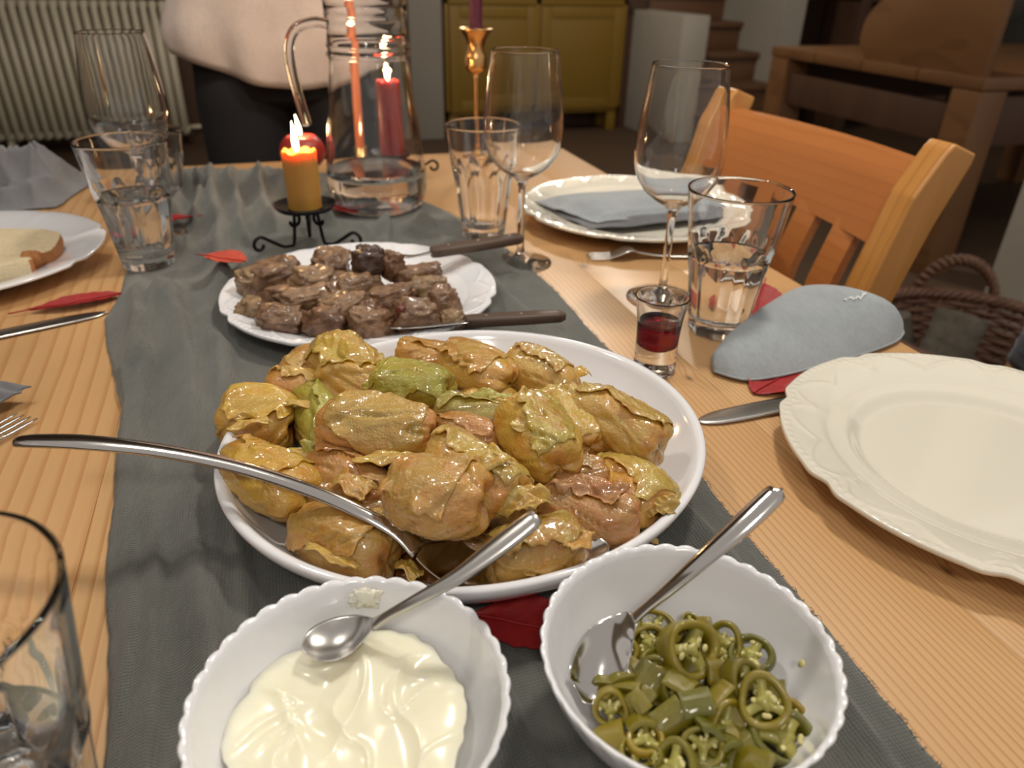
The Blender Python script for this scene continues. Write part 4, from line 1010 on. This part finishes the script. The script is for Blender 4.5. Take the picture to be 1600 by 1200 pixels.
c2 = thing('pillar_candle', 'tall dark red pillar candle burning behind the carafe', 'candle', (.192, 1.205, RZ+.0365))
ob('wax', candle_mesh(.0205, .112, 5, .008), M['candle_red'], c2); flame(c2, 0, 0, .108, 1.15, (0, -.05), .5)
c3 = thing('round_candle', 'low dark red round candle burning left of the carafe', 'candle', (.052, 1.245, RZ+.010))
P = [(0, 0)]+[(.036*math.sin(a), .030-.030*math.cos(a)) for a in np.linspace(.35, 2.5, 18)]+[(.012, .053), (0, .050)]
ob('wax', MB().lathe(P, 48).mesh(), M['candle_red'], c3); flame(c3, 0, 0, .052, .8, (0, -.15), .35)
c4 = thing('taper_candle', 'slender salmon taper candle seen through the carafe', 'candle', (.150, 1.318, TZ+.012))
ob('wax', candle_mesh(.0085, .235, 7, .002, False), M['candle_salmon'], c4); flame(c4, 0, 0, .235, .9, (0, 0), .35)
single('low_candle_holder', MB().lathe([(0, 0), (.028, 0), (.030, .003), (.020, .006), (.0125, .010), (.0125, .030), (.0100, .030), (.0100, .0125), (0, .0120)], 36).mesh(), M['brass'], 'low brass holder of the salmon taper candle', 'candle holder', (.150, 1.318, TZ))
bh = thing('brass_candlestick', 'slender brass candlestick with flared cup behind the middle glasses', 'candlestick', (.352, 1.285, TZ))
ob('base', MB().lathe([(0, 0), (.038, 0), (.040, .003), (.036, .007), (.020, .012), (.010, .018), (.006, .026), (0, .026)], 48).mesh(), M['brass'], bh)
ob('stem', MB().lathe([(0, .020), (.0058, .022), (.0045, .035), (.0042, .09), (.0042, .140), (.006, .150), (0, .150)], 24).mesh(), M['brass'], bh)
ob('cup', MB().lathe([(0, .146), (.009, .148), (.0165, .155), (.0190, .161), (.0175, .165), (.0190, .170), (.0165, .176), (.0130, .186), (.0165, .200), (.0245, .2125), (.0285, .2165), (.0275, .2175), (.0155, .2040), (.0110, .190), (.0110, .180), (0, .180)], 48).mesh(), M['brass'], bh)
c5 = thing('purple_candle', 'unlit dark purple taper candle in the brass candlestick', 'candle', (.352, 1.285, TZ+.181))
ob('wax', candle_mesh(.0105, .20, 8, .001, False), M['candle_purple'], c5); ob('wick', MB().tube([(0, 0, .198), (0, 0, .206)], .0008, 6).mesh(), M['wick'], c5)

# ------------------------------------------------------------------ stuffed cabbage rolls
ROLLS = [
 (0.0711,0.4224,0.060,-35,0.054,0.0154,"g"),
 (0.1034,0.3741,0.062,-36,0.053,0.0132,"g"),
 (0.0397,0.3765,0.060,-25,0.069,0.0170,"o"),
 (0.1275,0.3358,0.062,-79,0.059,0.0173,"y"),
 (0.1876,0.3538,0.050,-56,0.068,0.0188,"y"),
 (0.0635,0.3020,0.064,-44,0.056,0.0195,"o"),
 (0.0864,0.3146,0.064,-63,0.063,0.0168,"y"),
 (0.1457,0.2930,0.042,-36,0.055,0.0158,"b"),
 (0.1770,0.3059,0.036,-75,0.054,0.0170,"o"),
 (0.1045,0.2716,0.040,4,0.050,0.0154,"y"),
 (0.0090,0.3130,0.032,-44,0.060,0.0160,"y"),
 (-0.0236,0.3755,0.036,-53,0.071,0.0175,"y"),
 (-0.0300,0.4392,0.040,-21,0.045,0.0186,"y"),
 (-0.0019,0.4733,0.040,-29,0.041,0.0150,"o"),
 (0.0365,0.4865,0.045,-66,0.072,0.0203,"y"),
 (0.0962,0.4881,0.048,-24,0.049,0.0126,"o"),
 (0.1255,0.4546,0.050,-58,0.063,0.0173,"y"),
 (0.1643,0.4326,0.044,-59,0.058,0.0167,"y"),
 (0.1637,0.3651,0.050,-88,0.055,0.0148,"y"),
 (0.0213,0.3568,0.042,-61,0.059,0.0143,"o"),
 (0.0030,0.4263,0.040,-83,0.070,0.0127,"g"),
 (0.0960,0.3658,0.055,-49,0.036,0.0110,"o"),
 (0.0110,0.5025,0.040,15,0.049,0.0125,"o"),
 (0.1850,0.3060,0.036,-100,0.037,0.0106,"y"),
 (0.0323,0.4509,0.052,-29,0.040,0.0146,"y"),
 (0.0807,0.4110,0.035,-58,0.097,0.0194,"b"),
 (0.0703,0.3050,0.024,147,0.054,0.0103,"b"),
 (0.1409,0.3189,0.044,-16,0.034,0.0113,"b"),
]
SHRED = [
 (0.0822,0.3030,0.082,0.0317,0.0217,"y",-38),
 (0.1005,0.2827,0.068,0.0165,0.0342,"y",72),
 (0.1254,0.3295,0.078,0.0292,0.0142,"y",-8),
 (0.1538,0.3887,0.062,0.0337,0.0164,"y",-18),
 (0.0432,0.3474,0.060,0.0402,0.0166,"y",2),
 (0.0196,0.3347,0.056,0.0247,0.0229,"o",-48),
 (0.0061,0.4263,0.055,0.0333,0.0151,"y",-18),
 (-0.0353,0.4123,0.056,0.0237,0.0113,"y",2),
 (0.0499,0.3257,0.056,0.0212,0.0184,"m",-18),
 (0.1231,0.2618,0.052,0.0196,0.0212,"o",42),
 (0.1799,0.2802,0.048,0.0142,0.0277,"y",62),
 (-0.0164,0.3833,0.050,0.0420,0.0149,"y",-33),
 (0.1625,0.2714,0.032,0.0246,0.0137,"y",-18),
 (0.0482,0.4249,0.066,0.0210,0.0164,"g",-18),
 (0.0037,0.2965,0.040,0.0295,0.0107,"y",-43),
 (0.0691,0.3145,0.060,0.0139,0.0136,"y",42),
 (0.0721,0.3680,0.064,0.0116,0.0070,"y",62),
 (0.0059,0.3777,0.054,0.0153,0.0297,"g",62),
 (0.1142,0.3813,0.070,0.0242,0.0157,"g",-18),
 (0.1873,0.4314,0.052,0.0325,0.0151,"y",-58),
 (-0.0472,0.4075,0.040,0.0198,0.0124,"y",-78),
 (0.0411,0.2867,0.030,0.0167,0.0130,"y",-68),
 (0.0263,0.3140,0.046,0.0206,0.0161,"o",2),
 (0.0997,0.2580,0.040,0.0194,0.0126,"y",-8),
]
MEAT = [
 (-0.0100,0.7132,0.036,0.0283,0.0188),
 (0.0435,0.7193,0.042,0.0199,0.0161),
 (0.0773,0.6798,0.056,0.0160,0.0154),
 (0.0995,0.6780,0.050,0.0125,0.0143),
 (0.1251,0.6732,0.036,0.0253,0.0145),
 (0.0641,0.6619,0.036,0.0244,0.0152),
 (0.0159,0.6526,0.034,0.0296,0.0118),
 (-0.0275,0.6607,0.026,0.0207,0.0106),
 (-0.0091,0.6261,0.026,0.0228,0.0142),
 (0.0285,0.6083,0.028,0.0226,0.0153),
 (0.0661,0.5965,0.028,0.0254,0.0141),
 (0.1063,0.5964,0.030,0.0230,0.0155),
 (0.1366,0.6263,0.028,0.0181,0.0181),
 (0.0890,0.6274,0.038,0.0236,0.0118),
 (0.0244,0.6811,0.038,0.0245,0.0153),
 (0.1281,0.6430,0.034,0.0214,0.0153),
 (0.0472,0.6210,0.034,0.0230,0.0127),
 (-0.0036,0.6626,0.034,0.0208,0.0119),
 (0.1370,0.5901,0.024,0.0116,0.0116),
 (0.0935,0.5867,0.040,0.0062,0.0062),
 (-0.0316,0.7120,0.032,0.0156,0.0156),
]
TONE = {'g': (.36, .31, .045), 'y': (.54, .325, .065), 'o': (.54, .285, .070), 'b': (.40, .225, .07), 'm': (.36, .28, .16)}
def roll_fn(L, R, seed, twist):
    rr = random.Random(seed); t0 = rr.uniform(0, 2*PI)
    L2 = L/2; bend = rr.uniform(-.10, .10)*L; tap = rr.uniform(-.16, .16); e2 = rr.uniform(.9, 2.3); sq = rr.uniform(2.6, 4.2)
    k1 = rr.uniform(.8, 1.5)
    def f(u, a, off=0.0):
        uu = math.copysign(abs(u)**.9, u) if u else 0.0
        env = max(1-abs(uu)**sq, 0)**.5; x = L2*uu
        ca, sa = math.cos(a), math.sin(a)
        wob = .35*nz(u*2.2, ca*.8+seed, sa*.8)
        sp = ((a-t0-twist*u-wob) % (2*PI))/(2*PI)
        spiral = .86+.22*sp-.22*sstep(.965, 1.0, sp)
        sp2 = ((a-t0-2.2+e2*u+wob) % (2*PI))/(2*PI)
        spiral += .08*sp2-.08*sstep(.95, 1.0, sp2)
        big = .16*fbm(ca*.9+seed, sa*.9, x*22, 2)
        at_ = a+twist*k1*u
        c_, s_ = math.cos(at_), math.sin(at_)
        n1_ = noise.noise(Vector((c_*1.3+seed*3, s_*1.3+wob, x*12)))
        fold = .04-.15*math.exp(-(n1_/.035)**2)*sstep(-.3, .5, nz(c_*1.5, s_*1.5, seed+x*20)+.1)
        n2_ = noise.noise(Vector((c_*4.5+seed, s_*4.5, x*9)))
        vein = .035*(1-min(1, abs(n2_)*6))+.012*noise.noise(Vector((c_*10+seed, s_*10, x*60)))
        pl_ = sstep(.60, 1, abs(u))*.08*math.sin(5*a+seed+3*nz(a, seed))
        r = R*(env*(spiral+big+fold+vein+pl_+off)*(1+tap*u)*.98+.02)
        dx = R*.20*nz(ca*1.6, sa*1.6+seed, 3)*abs(u)
        if abs(u) > .80: dx -= math.copysign(R*.35*sstep(.80, 1.0, abs(u))*(1-env), u)
        return (x+dx, r*ca+bend*(1-u*u), r*sa*.90)
    return f
def roll_mesh(L, R, seed, twist):
    NU, NV = 64, 84; f = roll_fn(L, R, seed, twist)
    rows = [[f(-1+2*i/NU, 2*PI*j/NV) for j in range(NV)] for i in range(NU+1)]
    m = MB(); m.grid(rows, cv=True); m.f.append(tuple(range(NV))); m.f.append(tuple(NU*NV+k for k in reversed(range(NV))))
    return m.mesh()
def wrap_mesh(L, R, seed, twist, ac):
    # outer leaf lapped over the roll, free edge lifting off
    f = roll_fn(L, R, seed, twist); rr = random.Random(seed*7+1); NU, NV = 44, 34
    span = rr.uniform(1.5, 2.3); sh = rr.uniform(-.9, .9); u0, u1 = -rr.uniform(.55, .92), rr.uniform(.45, .90)
    P, Q = [], []
    for i in range(NU+1):
        s = i/NU; rp, rq = [], []
        for j in range(NV+1):
            v = j/NV
            u = u0+(u1-u0)*s+.10*nz(v*3, seed+2)*(2*s-1)
            a = ac-span/2+span*v*(1+.22*nz(s*4, seed+8)+.10*nz(s*11, seed))+sh*(s-.5)
            e = min(s, 1-s)
            lift = .045+.20*sstep(.80, 1.0, v)*(.5+nz(s*6, seed+1))+.10*sstep(.18, 0, e)*(.4+nz(v*7, seed+5))+.02*nz(s*7, v*7, seed)
            u = max(-.97, min(.97, u))
            rp.append(f(u, a, max(lift, .035))); rq.append(f(u, a, max(lift, .035)-.045))
        P.append(rp); Q.append(rq)
    m = MB(); m.grid(P); n0 = len(m.v); m.grid(Q, flip=True); nn = NV+1
    for i in range(NU):
        for j in (0, NV): m.f.append((i*nn+j, (i+1)*nn+j, n0+(i+1)*nn+j, n0+i*nn+j))
    for j in range(NV):
        for i in (0, NU): m.f.append((i*nn+j, i*nn+j+1, n0+i*nn+j+1, n0+i*nn+j))
    return m.mesh()
def flap_mesh(w, l, seed, curl=.25):
    # thin ruffled scrap of leaf
    P = []; NU, NV = 26, 18
    for i in range(NU+1):
        u = i/NU; row = []
        for j in range(NV+1):
            v = j/NV; s = v-.5
            edge = abs(s)*2
            ww = l*(.55+.45*math.sin(PI*u))*(1+.35*nz(u*5, seed))
            z = .16*l*math.sin(u*9+seed+s*3)*edge**1.2+.12*l*nz(u*7, v*7, seed)+curl*l*(-(2*u-1)**2*.6-(s*2)**2*.5)
            row.append(((u-.5)*w*(1+.12*nz(v*6, seed+4)), s*ww+.10*l*nz(u*6, v*2, seed+2), z))
        P.append(row)
    m = MB(); m.grid(P); n0 = len(m.v); th = .0007
    Q = [[(x, y, z-th) for x, y, z in r] for r in P]; m.grid(Q, flip=True)
    nn = NV+1
    for i in range(NU):
        for j in (0, NV): m.f.append((i*nn+j, (i+1)*nn+j, n0+(i+1)*nn+j, n0+i*nn+j))
    for j in range(NV):
        for i in (0, NU): m.f.append((i*nn+j, i*nn+j+1, n0+i*nn+j+1, n0+i*nn+j))
    return m.mesh()
RLAB = ['green leaf cabbage roll at the back left centre of the platter', 'bright green yellow cabbage roll at the middle back of the pile', 'box shaped tan cabbage roll left of the pile centre', 'dark golden glossy cabbage roll right of the pile centre',
 'large pale cabbage roll at the right rear with its end showing', 'biggest twisted cabbage roll at the front centre of the pile', 'cabbage roll topped with loose scraps behind the biggest twisted one', 'greyish tan smooth cabbage roll at the right front',
 'crumpled cabbage roll at the right end of the pile', 'wrinkled cabbage roll just above the spoon bowl at the front', 'pale cabbage roll at the bottom left of the platter, below the spoon handle', 'opened cabbage roll at the left beneath the spoon handle',
 'dark ended cabbage roll at the far left of the platter', 'small tan cabbage roll at the left rear', 'tall pale cabbage roll at the back left rim', 'flat brown cabbage roll at the back rim centre', 'pale ridged cabbage roll behind the bright green one',
 'cabbage roll at the back right rim', 'orange tipped cabbage roll squeezed between the dark golden and right ones', 'torn cabbage roll in the hollow left of the biggest one', 'narrow green cabbage roll standing left of the box shaped one', 'small tan roll between the green roll and the biggest one',
 'thin roll lying along the left back rim', 'small yellow roll end at the right tip of the pile', 'pale leaf roll above the box shaped one', 'brown roll underneath the middle of the pile', 'broth soaked roll under the spoon', 'short brown roll under the dark golden one']
PX, PY = .0905, .397
rg = random.Random(21)
for k, (x, y, z, ang, L, R, tn) in enumerate(ROLLS):
    L = max(L, .048)*1.16; R = R*1.16
    tw = rg.uniform(.5, 1.4)*rg.choice((-1, 1)); me = roll_mesh(L, R, 3+k*1.7, tw)
    c = TONE[tn]; f_ = rg.uniform(.9, 1.1)
    o = ob('cabbage_roll', me, M['cabbage'], None, (x, y, RZ+z-.006), (rx_ := rg.uniform(0, 6.2), rg.uniform(-.12, .12), math.radians(ang)))
    w = ob('outer_leaf', wrap_mesh(L, R, 3+k*1.7, tw, PI/2-rx_+rg.uniform(-.9, .5)), M['cabbage'], o)
    o.color = (c[0]*f_, c[1]*f_*rg.uniform(.94, 1.05), c[2]*rg.uniform(.8, 1.2), 1)
    w.color = (o.color[0]*rg.uniform(.9, 1.15), o.color[1]*rg.uniform(.92, 1.1), o.color[2]*rg.uniform(.8, 1.3), 1)
    tag(o, RLAB[k], 'cabbage roll', 'stuffed cabbage rolls on the platter')
for k, (x, y, z, w, l, tn, ang) in enumerate(SHRED):
    o = ob('cabbage_scrap', flap_mesh(w*1.05, l*.8, k*2.3), M['cabbage'], None, (x, y, RZ+z-.004), (rg.uniform(-.3, .1), rg.uniform(-.2, .2), math.radians(ang)))
    c = TONE[tn]; o.color = (c[0]*1.1, c[1]*1.15, c[2]*1.3, 1)
    tag(o, 'loose scrap of cabbage leaf lying on the rolls', 'cabbage scrap', 'loose cabbage scraps on the pile')
# extra rolls underneath, filling the pile
for k, (x, y, ang) in enumerate(((.05, .33, 20), (.10, .32, -60), (.15, .36, 30), (.06, .40, 70), (.12, .42, 10), (.02, .43, -30), (.08, .46, 45), (.15, .47, -50), (.19, .40, 80), (.02, .345, -45))):
    o = ob('cabbage_roll', roll_mesh(.062, .0175, 60+k*2.1, .8), M['cabbage'], None, (x, y, RZ+.024), (k, 0, math.radians(ang))); o.color = (*TONE['byo'[k % 3]], 1)
    tag(o, 'cabbage roll buried in the bottom layer of the pile', 'cabbage roll', 'cabbage rolls buried under the pile')

# ------------------------------------------------------------------ fried meat
def chunk_mesh(rx, rz, seed, nu=40, nv=26, amp=.26):
    P = []
    for i in range(nv+1):
        ph = PI*i/nv; row = []
        for j in range(nu):
            a = 2*PI*j/nu; x, y, z = math.sin(ph)*math.cos(a), math.sin(ph)*math.sin(a), math.cos(ph)
            sg = lambda v, e: math.copysign(abs(v)**e, v)
            k = 1+amp*fbm(x*1.4+seed, y*1.4, z*1.4, 2)+amp*.5*fbm(x*4+seed, y*4, z*4, 3)-.10*abs(noise.noise(Vector((x*3+seed, y*1.2, z*7))))
            row.append((sg(x, .72)*rx*k, sg(y, .72)*min(rx, rz*1.25)*k, sg(z, .72)*rz*k))
        P.append(row)
    return MB().grid(P, cv=True, flip=True).mesh()
MT = [(.25, .135, .07), (.30, .175, .09), (.22, .105, .05), (.34, .215, .11), (.28, .15, .075)]
ORD = ['leftmost', 'second from the left', 'third from the left', 'fourth from the left', 'fifth from the left', 'sixth from the left', 'seventh from the left', 'eighth from the left', 'ninth from the left', 'tenth from the left']
ROW = ['front', 'second', 'third', 'fourth', 'fifth', 'sixth']
def row_labels(objs, nrows, what):
    objs = sorted(objs, key=lambda o: o.location.y); n = len(objs)
    for r in range(nrows):
        part = sorted(objs[r*n//nrows:(r+1)*n//nrows], key=lambda o: o.location.x)
        for i, o in enumerate(part):
            o['label'] = '%s, %s in the %s' % (what(o), ORD[i], 'back row' if r == nrows-1 else ('front row' if r == 0 else ROW[r]+' row'))
scr = [o for o in COL.objects if o.name.startswith('cabbage_scrap')]
row_labels(scr, 4, lambda o: 'loose cabbage scrap on the pile')
for q in range(2): pass
pp_ = [o for o in COL.objects if o.get('top_piece')]
row_labels(pp_, 6, lambda o: 'pickled pepper ring' if 'ring' in o.name else 'pickled pepper strip')
for o in pp_: del o['top_piece']
MLAB = {0: 'large meat chunk at the left rear of the meat plate', 1: 'upright meat chunk behind the fork tines', 2: 'dark brown seared meat cube pierced by the fork', 3: 'small meat cube just right of the fork tines', 4: 'ragged long meat piece at the right rear', 8: 'meat piece at the left front of the plate', 19: 'small glossy dark red browned bit on the meat'}
for k, (x, y, z, rx, rz) in enumerate(MEAT):
    o = ob('meat_piece', chunk_mesh(max(rx*.95, .004), max(min(rz, .017)*.95, .004), 5+k*2.7), M['meat'], None, (x, y, RZ+z-.004), (rg.uniform(-.3, .3), rg.uniform(-.2, .2), rg.uniform(-.7, .5)))
    c = (.075, .035, .02) if k == 2 else ((.20, .03, .012) if k == 19 else MT[rg.randrange(5)]); o.color = (*c, 1)
    tag(o, MLAB.get(k, 'fried brown meat piece in the heap on the lobed plate'), 'meat', 'fried meat pieces on the plate')
row_labels([o for o in COL.objects if o.get('label') == 'fried brown meat piece in the heap on the lobed plate'], 3, lambda o: 'large fried meat piece')
for k in range(26):
    a = rg.uniform(0, 6.28); r = .075*math.sqrt(rg.random()); x, y = .060+r*1.05*math.cos(a), .655+r*.80*math.sin(a)
    o = ob('meat_piece', chunk_mesh(rg.uniform(.010, .018), rg.uniform(.008, .013), 70+k*1.9, 28, 18), M['meat'], None, (x, y, RZ+rg.uniform(.016, .024)+.012*(1-r/.075)), (rg.uniform(-.5, .5), rg.uniform(-.5, .5), rg.uniform(0, 3)))
    o.color = (*MT[rg.randrange(5)], 1); tag(o, 'small bit of fried meat low in the heap on the lobed plate', 'meat', 'small meat bits low in the heap')

# ------------------------------------------------------------------ bread
def slice_mesh(w, d, th, seed):
    P = []; N = 60
    prof = [(0.02, 0), (.9, 0), (.985, .10), (1.0, .5), (.985, .90), (.9, 1.0), (.45, 1.03), (.02, 1.02)]
    for s, zf in prof:
        row = []
        for k in range(N):
            a = 2*PI*k/N; ca, sa = math.cos(a), math.sin(a)
            e = .55; x = math.copysign(abs(ca)**e, ca)*w/2; y = math.copysign(abs(sa)**e, sa)*d/2
            q = 1+.06*nz(ca*2+seed, sa*2)+.02*nz(ca*8+seed, sa*8)
            row.append((x*s*q, y*s*q, th*zf+.0008*nz(x*s*90, y*s*90, seed)))
        P.append(row)
    m = MB(); m.grid(P, cv=True, flip=True); n = len(P); m.f.append(tuple(range(N))); m.f.append(tuple((n-1)*N+k for k in reversed(range(N))))
    me = m.mesh(angle=1.0); me.materials.append(M['bread']); me.materials.append(M['crust'])
    for i, p in enumerate(me.polygons):
        c = p.center
        if abs(p.normal.z) < .75 and (c.x > w*.38 or c.y > d*.38): p.material_index = 1
    return me
single('bread_slice', slice_mesh(.13, .075, .020, 2), M['bread'], 'thick pale bread slice with brown crust on the left plate', 'bread', (-.300, .905, TZ+.014), (.10, .04, -.12))
single('bread_slice', slice_mesh(.07, .055, .018, 6), M['bread'], 'smaller torn bread slice at the front of the left plate', 'bread', (-.287, .846, TZ+.011), (-.12, .05, .5))
single('bread_piece', chunk_mesh(.010, .012, 31), M['crust'], 'torn curl of bread crust leaning on the left plate', 'bread', (-.258, .863, TZ+.020), (.3, .8, .4))

# ------------------------------------------------------------------ napkins
def pad_mesh(A, B, C_, D, hfun, th=.0012, n=56, skirt=True):
    A, B, C_, D = map(Vector, (A, B, C_, D)); P = []
    for i in range(n+1):
        u = i/n; row = []
        for j in range(n+1):
            v = j/n; p = (A*(1-u)+B*u)*(1-v)+(D*(1-u)+C_*u)*v
            e = min(u, 1-u, v, 1-v)
            row.append((p.x+.004*nz(v*4, u*2, A.x*9), p.y+.004*nz(u*4, v*2, A.y*9), hfun(u, v, e)))
        P.append(row)
    m = MB(); m.grid(P); n0 = len(m.v); m.grid([[(x, y, max(z-th-(.0 if not skirt else max(0, z-.004-th)*0), .0)) for x, y, z in r] for r in P], flip=True)
    w = n+1
    for i in range(n):
        for j in (0, n): m.f.append((i*w+j, (i+1)*w+j, n0+(i+1)*w+j, n0+i*w+j))
        for k in (0, n): m.f.append((k*w+i, k*w+i+1, n0+k*w+i+1, n0+k*w+i))
    return m.mesh()
# folded napkin on the far plate: two stacked folds
nf = thing('folded_napkin', 'grey blue folded napkin lying on the far cream plate', 'napkin', (0, 0, TZ))
def hf1(u, v, e): return .0165+.008*sstep(0, .12, e)+.0035*math.sin(u*3.5+1)*sstep(0, .3, e)+.002*nz(u*5, v*5)
def hf2(u, v, e): return hf1(u, v, e)+.0052+.006*math.exp(-((u-.55)/.22)**2)*sstep(0, .15, e)+.002*nz(u*3, v*3, 4)
ob('lower_fold', pad_mesh((.352, .940, 0), (.376, .826, 0), (.570, .836, 0), (.612, .935, 0), hf1), M['napkin_grey'], nf)
ob('upper_fold', pad_mesh((.342, .948, 0), (.388, .832, 0), (.580, .850, 0), (.606, .955, 0), hf2), M['napkin_blue'], nf)
# crumpled napkin at the far left
def hf3(u, v, e):
    return .003+sstep(0, .22, e)*(.010+.060*(1-min(1, abs(3*nz(u*1.8+.3, v*2.3, 2))))**1.5*sstep(0, .4, e)+.018*(1-min(1, abs(3*nz(u*3.6, v*2.6, 7))))**1.5)
single('crumpled_napkin', pad_mesh((-.455, 1.135, 0), (-.292, 1.148, 0), (-.262, 1.300, 0), (-.430, 1.330, 0), hf3, n=80), M['napkin_grey'], 'crumpled grey napkin at the far left corner of the table', 'napkin', (0, 0, TZ))
def hf4(u, v, e): return .008+.010*sstep(0, .2, e)+.003*nz(u*4, v*4, 3)
single('left_napkin', pad_mesh((-.33, .485, 0), (-.222, .552, 0), (-.200, .583, 0), (-.315, .625, 0), hf4), M['napkin_grey'], 'corner of a grey napkin over the fork at the left edge', 'napkin', (0, 0, TZ+.0045)).name = 'napkin'
# folded blue napkin at the right: a soft loop of cloth
Fk = [(.339, .470), (.356, .450), (.385, .447), (.43, .452), (.49, .462), (.535, .474), (.557, .487), (.563, .494)]
Bk = [(.344, .482, .010), (.362, .492, .020), (.388, .505, .027), (.43, .528, .031), (.482, .550, .033), (.520, .536, .034), (.549, .510, .027), (.563, .497, .008)]
Fs = spline([(a, b, 0) for a, b in Fk], 61); Bs = spline([(a, b, c) for a, b, c in Bk], 61)
def npt(i, t_):
    f_, b_ = Fs[i], Bs[i]; x = f_[0]+(b_[0]-f_[0])*t_; y = f_[1]+(b_[1]-f_[1])*t_
    h = b_[2]; z = .0015+h*(1-(1-min(t_/.9, 1))**2.1)+.0012*nz(x*40, y*40, 2)*math.sin(PI*min(max(t_, 0), 1)) if t_ <= 1 else h
    return (x, y, z)
P = []
for i in range(61):
    b_ = Bs[i]; row = [npt(i, k/26) for k in range(27)]
    dx, dy = b_[0]-Fs[i][0], b_[1]-Fs[i][1]; l = math.hypot(dx, dy)+1e-6; dx, dy = dx/l, dy/l
    for q in range(1, 7):
        th = PI*q/6; row.append((b_[0]+dx*.006*math.sin(th), b_[1]+dy*.006*math.sin(th), .0012+(b_[2]+.0)*(1+math.cos(th))/2))
    for q in (.75, .5, .25): row.append((Fs[i][0]+(b_[0]-Fs[i][0])*q, Fs[i][1]+(b_[1]-Fs[i][1])*q, .0004))
    P.append(row)
nm = MB().grid(P, cv=True); nn = len(P[0]); nm.f.append(tuple(range(nn))); nm.f.append(tuple(60*nn+k for k in reversed(range(nn))))
nb = single('blue_napkin', nm.mesh(angle=1.2), M['napkin_blue'], 'folded pale blue napkin with small white embroidery beside the dinner plate', 'napkin', (0, 0, TZ+.0012))
nb.name = 'embroidered_napkin'
em = MB()
def nsurf(s, t_):
    i = min(int(s*60), 59); a, b = npt(i, t_), npt(i+1, t_); f_ = s*60-i
    return tuple(p+(q-p)*f_+(.0009 if k == 2 else 0) for k, (p, q) in enumerate(zip(a, b)))
STR = [[(.70, .62), (.715, .66), (.73, .62), (.745, .68), (.755, .64), (.77, .70)], [(.77, .70), (.785, .74), (.79, .80), (.80, .84)], [(.765, .69), (.78, .76), (.782, .83)], [(.715, .655), (.72, .60)], [(.745, .67), (.75, .60)], [(.695, .63), (.68, .61), (.69, .60)]]
for s_ in STR:
    pts = []
    for (a0, b0), (a1, b1) in zip(s_[:-1], s_[1:]):
        for q in range(6): pts.append(nsurf(a0+(a1-a0)*q/6, b0+(b1-b0)*q/6))
    pts.append(nsurf(*s_[-1])); em.tube(pts, .00065, 6)
ob('embroidery', em.mesh(), M['thread'], nb)
ob('hem', MB().tube([tuple(Vector(npt(i, 0))+Vector((0, 0, .0008))) for i in range(0, 61, 2)], .0011, 6).mesh(), M['napkin_blue'], nb)

# ------------------------------------------------------------------ autumn leaves
def leaf_mesh(L, W, seed, curl=.12):
    P = []; NU, NV = 40, 12
    for i in range(NU+1):
        u = i/NU; row = []; hw = W/2*(math.sin(PI*u**.85)**.9)*(1+.02*math.sin(u*50))
        for j in range(NV+1):
            v = -1+2*j/NV
            row.append(((u-.5)*L, hw*v+.03*L*math.sin(u*3), curl*W*abs(v)**1.5*math.sin(PI*u)+.0003*math.cos(u*40-abs(v)*6)*abs(v)+.0012*nz(u*4, v*2, seed)+.0015))
        P.append(row)
    m = MB(); m.grid(P); m.grid([[(x, y, z-.0004) for x, y, z in r] for r in P], flip=True)
    return m.mesh()
def leaf(label, x, y, z, L, W, rz, mat='red_leaf', seed=1, rx=0.0, grp=None):
    if z > RZ+.0005:      # lies on the folds of the runner
        z = T+.4*runner_h(x, y)+.6*max(runner_h(x+dx, y+dy) for dx in (-.02, 0, .02) for dy in (-.02, 0, .02))+.001
    t_ = thing('autumn_leaf', label, 'leaf', (x, y, z), rz, grp); t_.rotation_euler = (rx, 0, rz)
    ob('blade', leaf_mesh(L, W, seed), M[mat], t_)
    ob('midrib', MB().tube([((u-.5)*L, .03*L*math.sin(u*3), .0022+.0012*nz(u*4, 0, seed)) for u in np.linspace(0, 1, 14)]+[(L*.53, .03*L*math.sin(3), .0015), (L*.70, -.0, .001)], [.0007]*16, 6).mesh(), M[mat], t_)
leaf('pointed dark red leaf lying across the wood and runner edge at left', -.203, .776, TZ+.0025, .084, .028, math.radians(195), seed=2)
leaf('red leaf under the blue napkin beside the dinner plate', .392, .445, TZ, .085, .045, .35, seed=3)
leaf('bright red leaf behind the right water tumbler', .476, .600, TZ, .10, .05, .9, seed=4)
leaf('orange red leaf poking out left of the meat plate', -.058, .780, RZ+.004, .052, .034, 2.5, 'orange_leaf', 5)
leaf('dark red leaf under the platter between the two bowls', .098, .247, RZ-.0002, .07, .035, -.6, seed=6)
leaf('red leaf added on the runner for the red reflection in the left tumbler', -.125, .995, RZ+.012, .05, .025, .4, seed=7)  # leaf shape standing in for a reddish reflection in the glass
leaf('small red leaf under the carafe', .085, 1.02, RZ+.006, .07, .03, 2.2, seed=8)
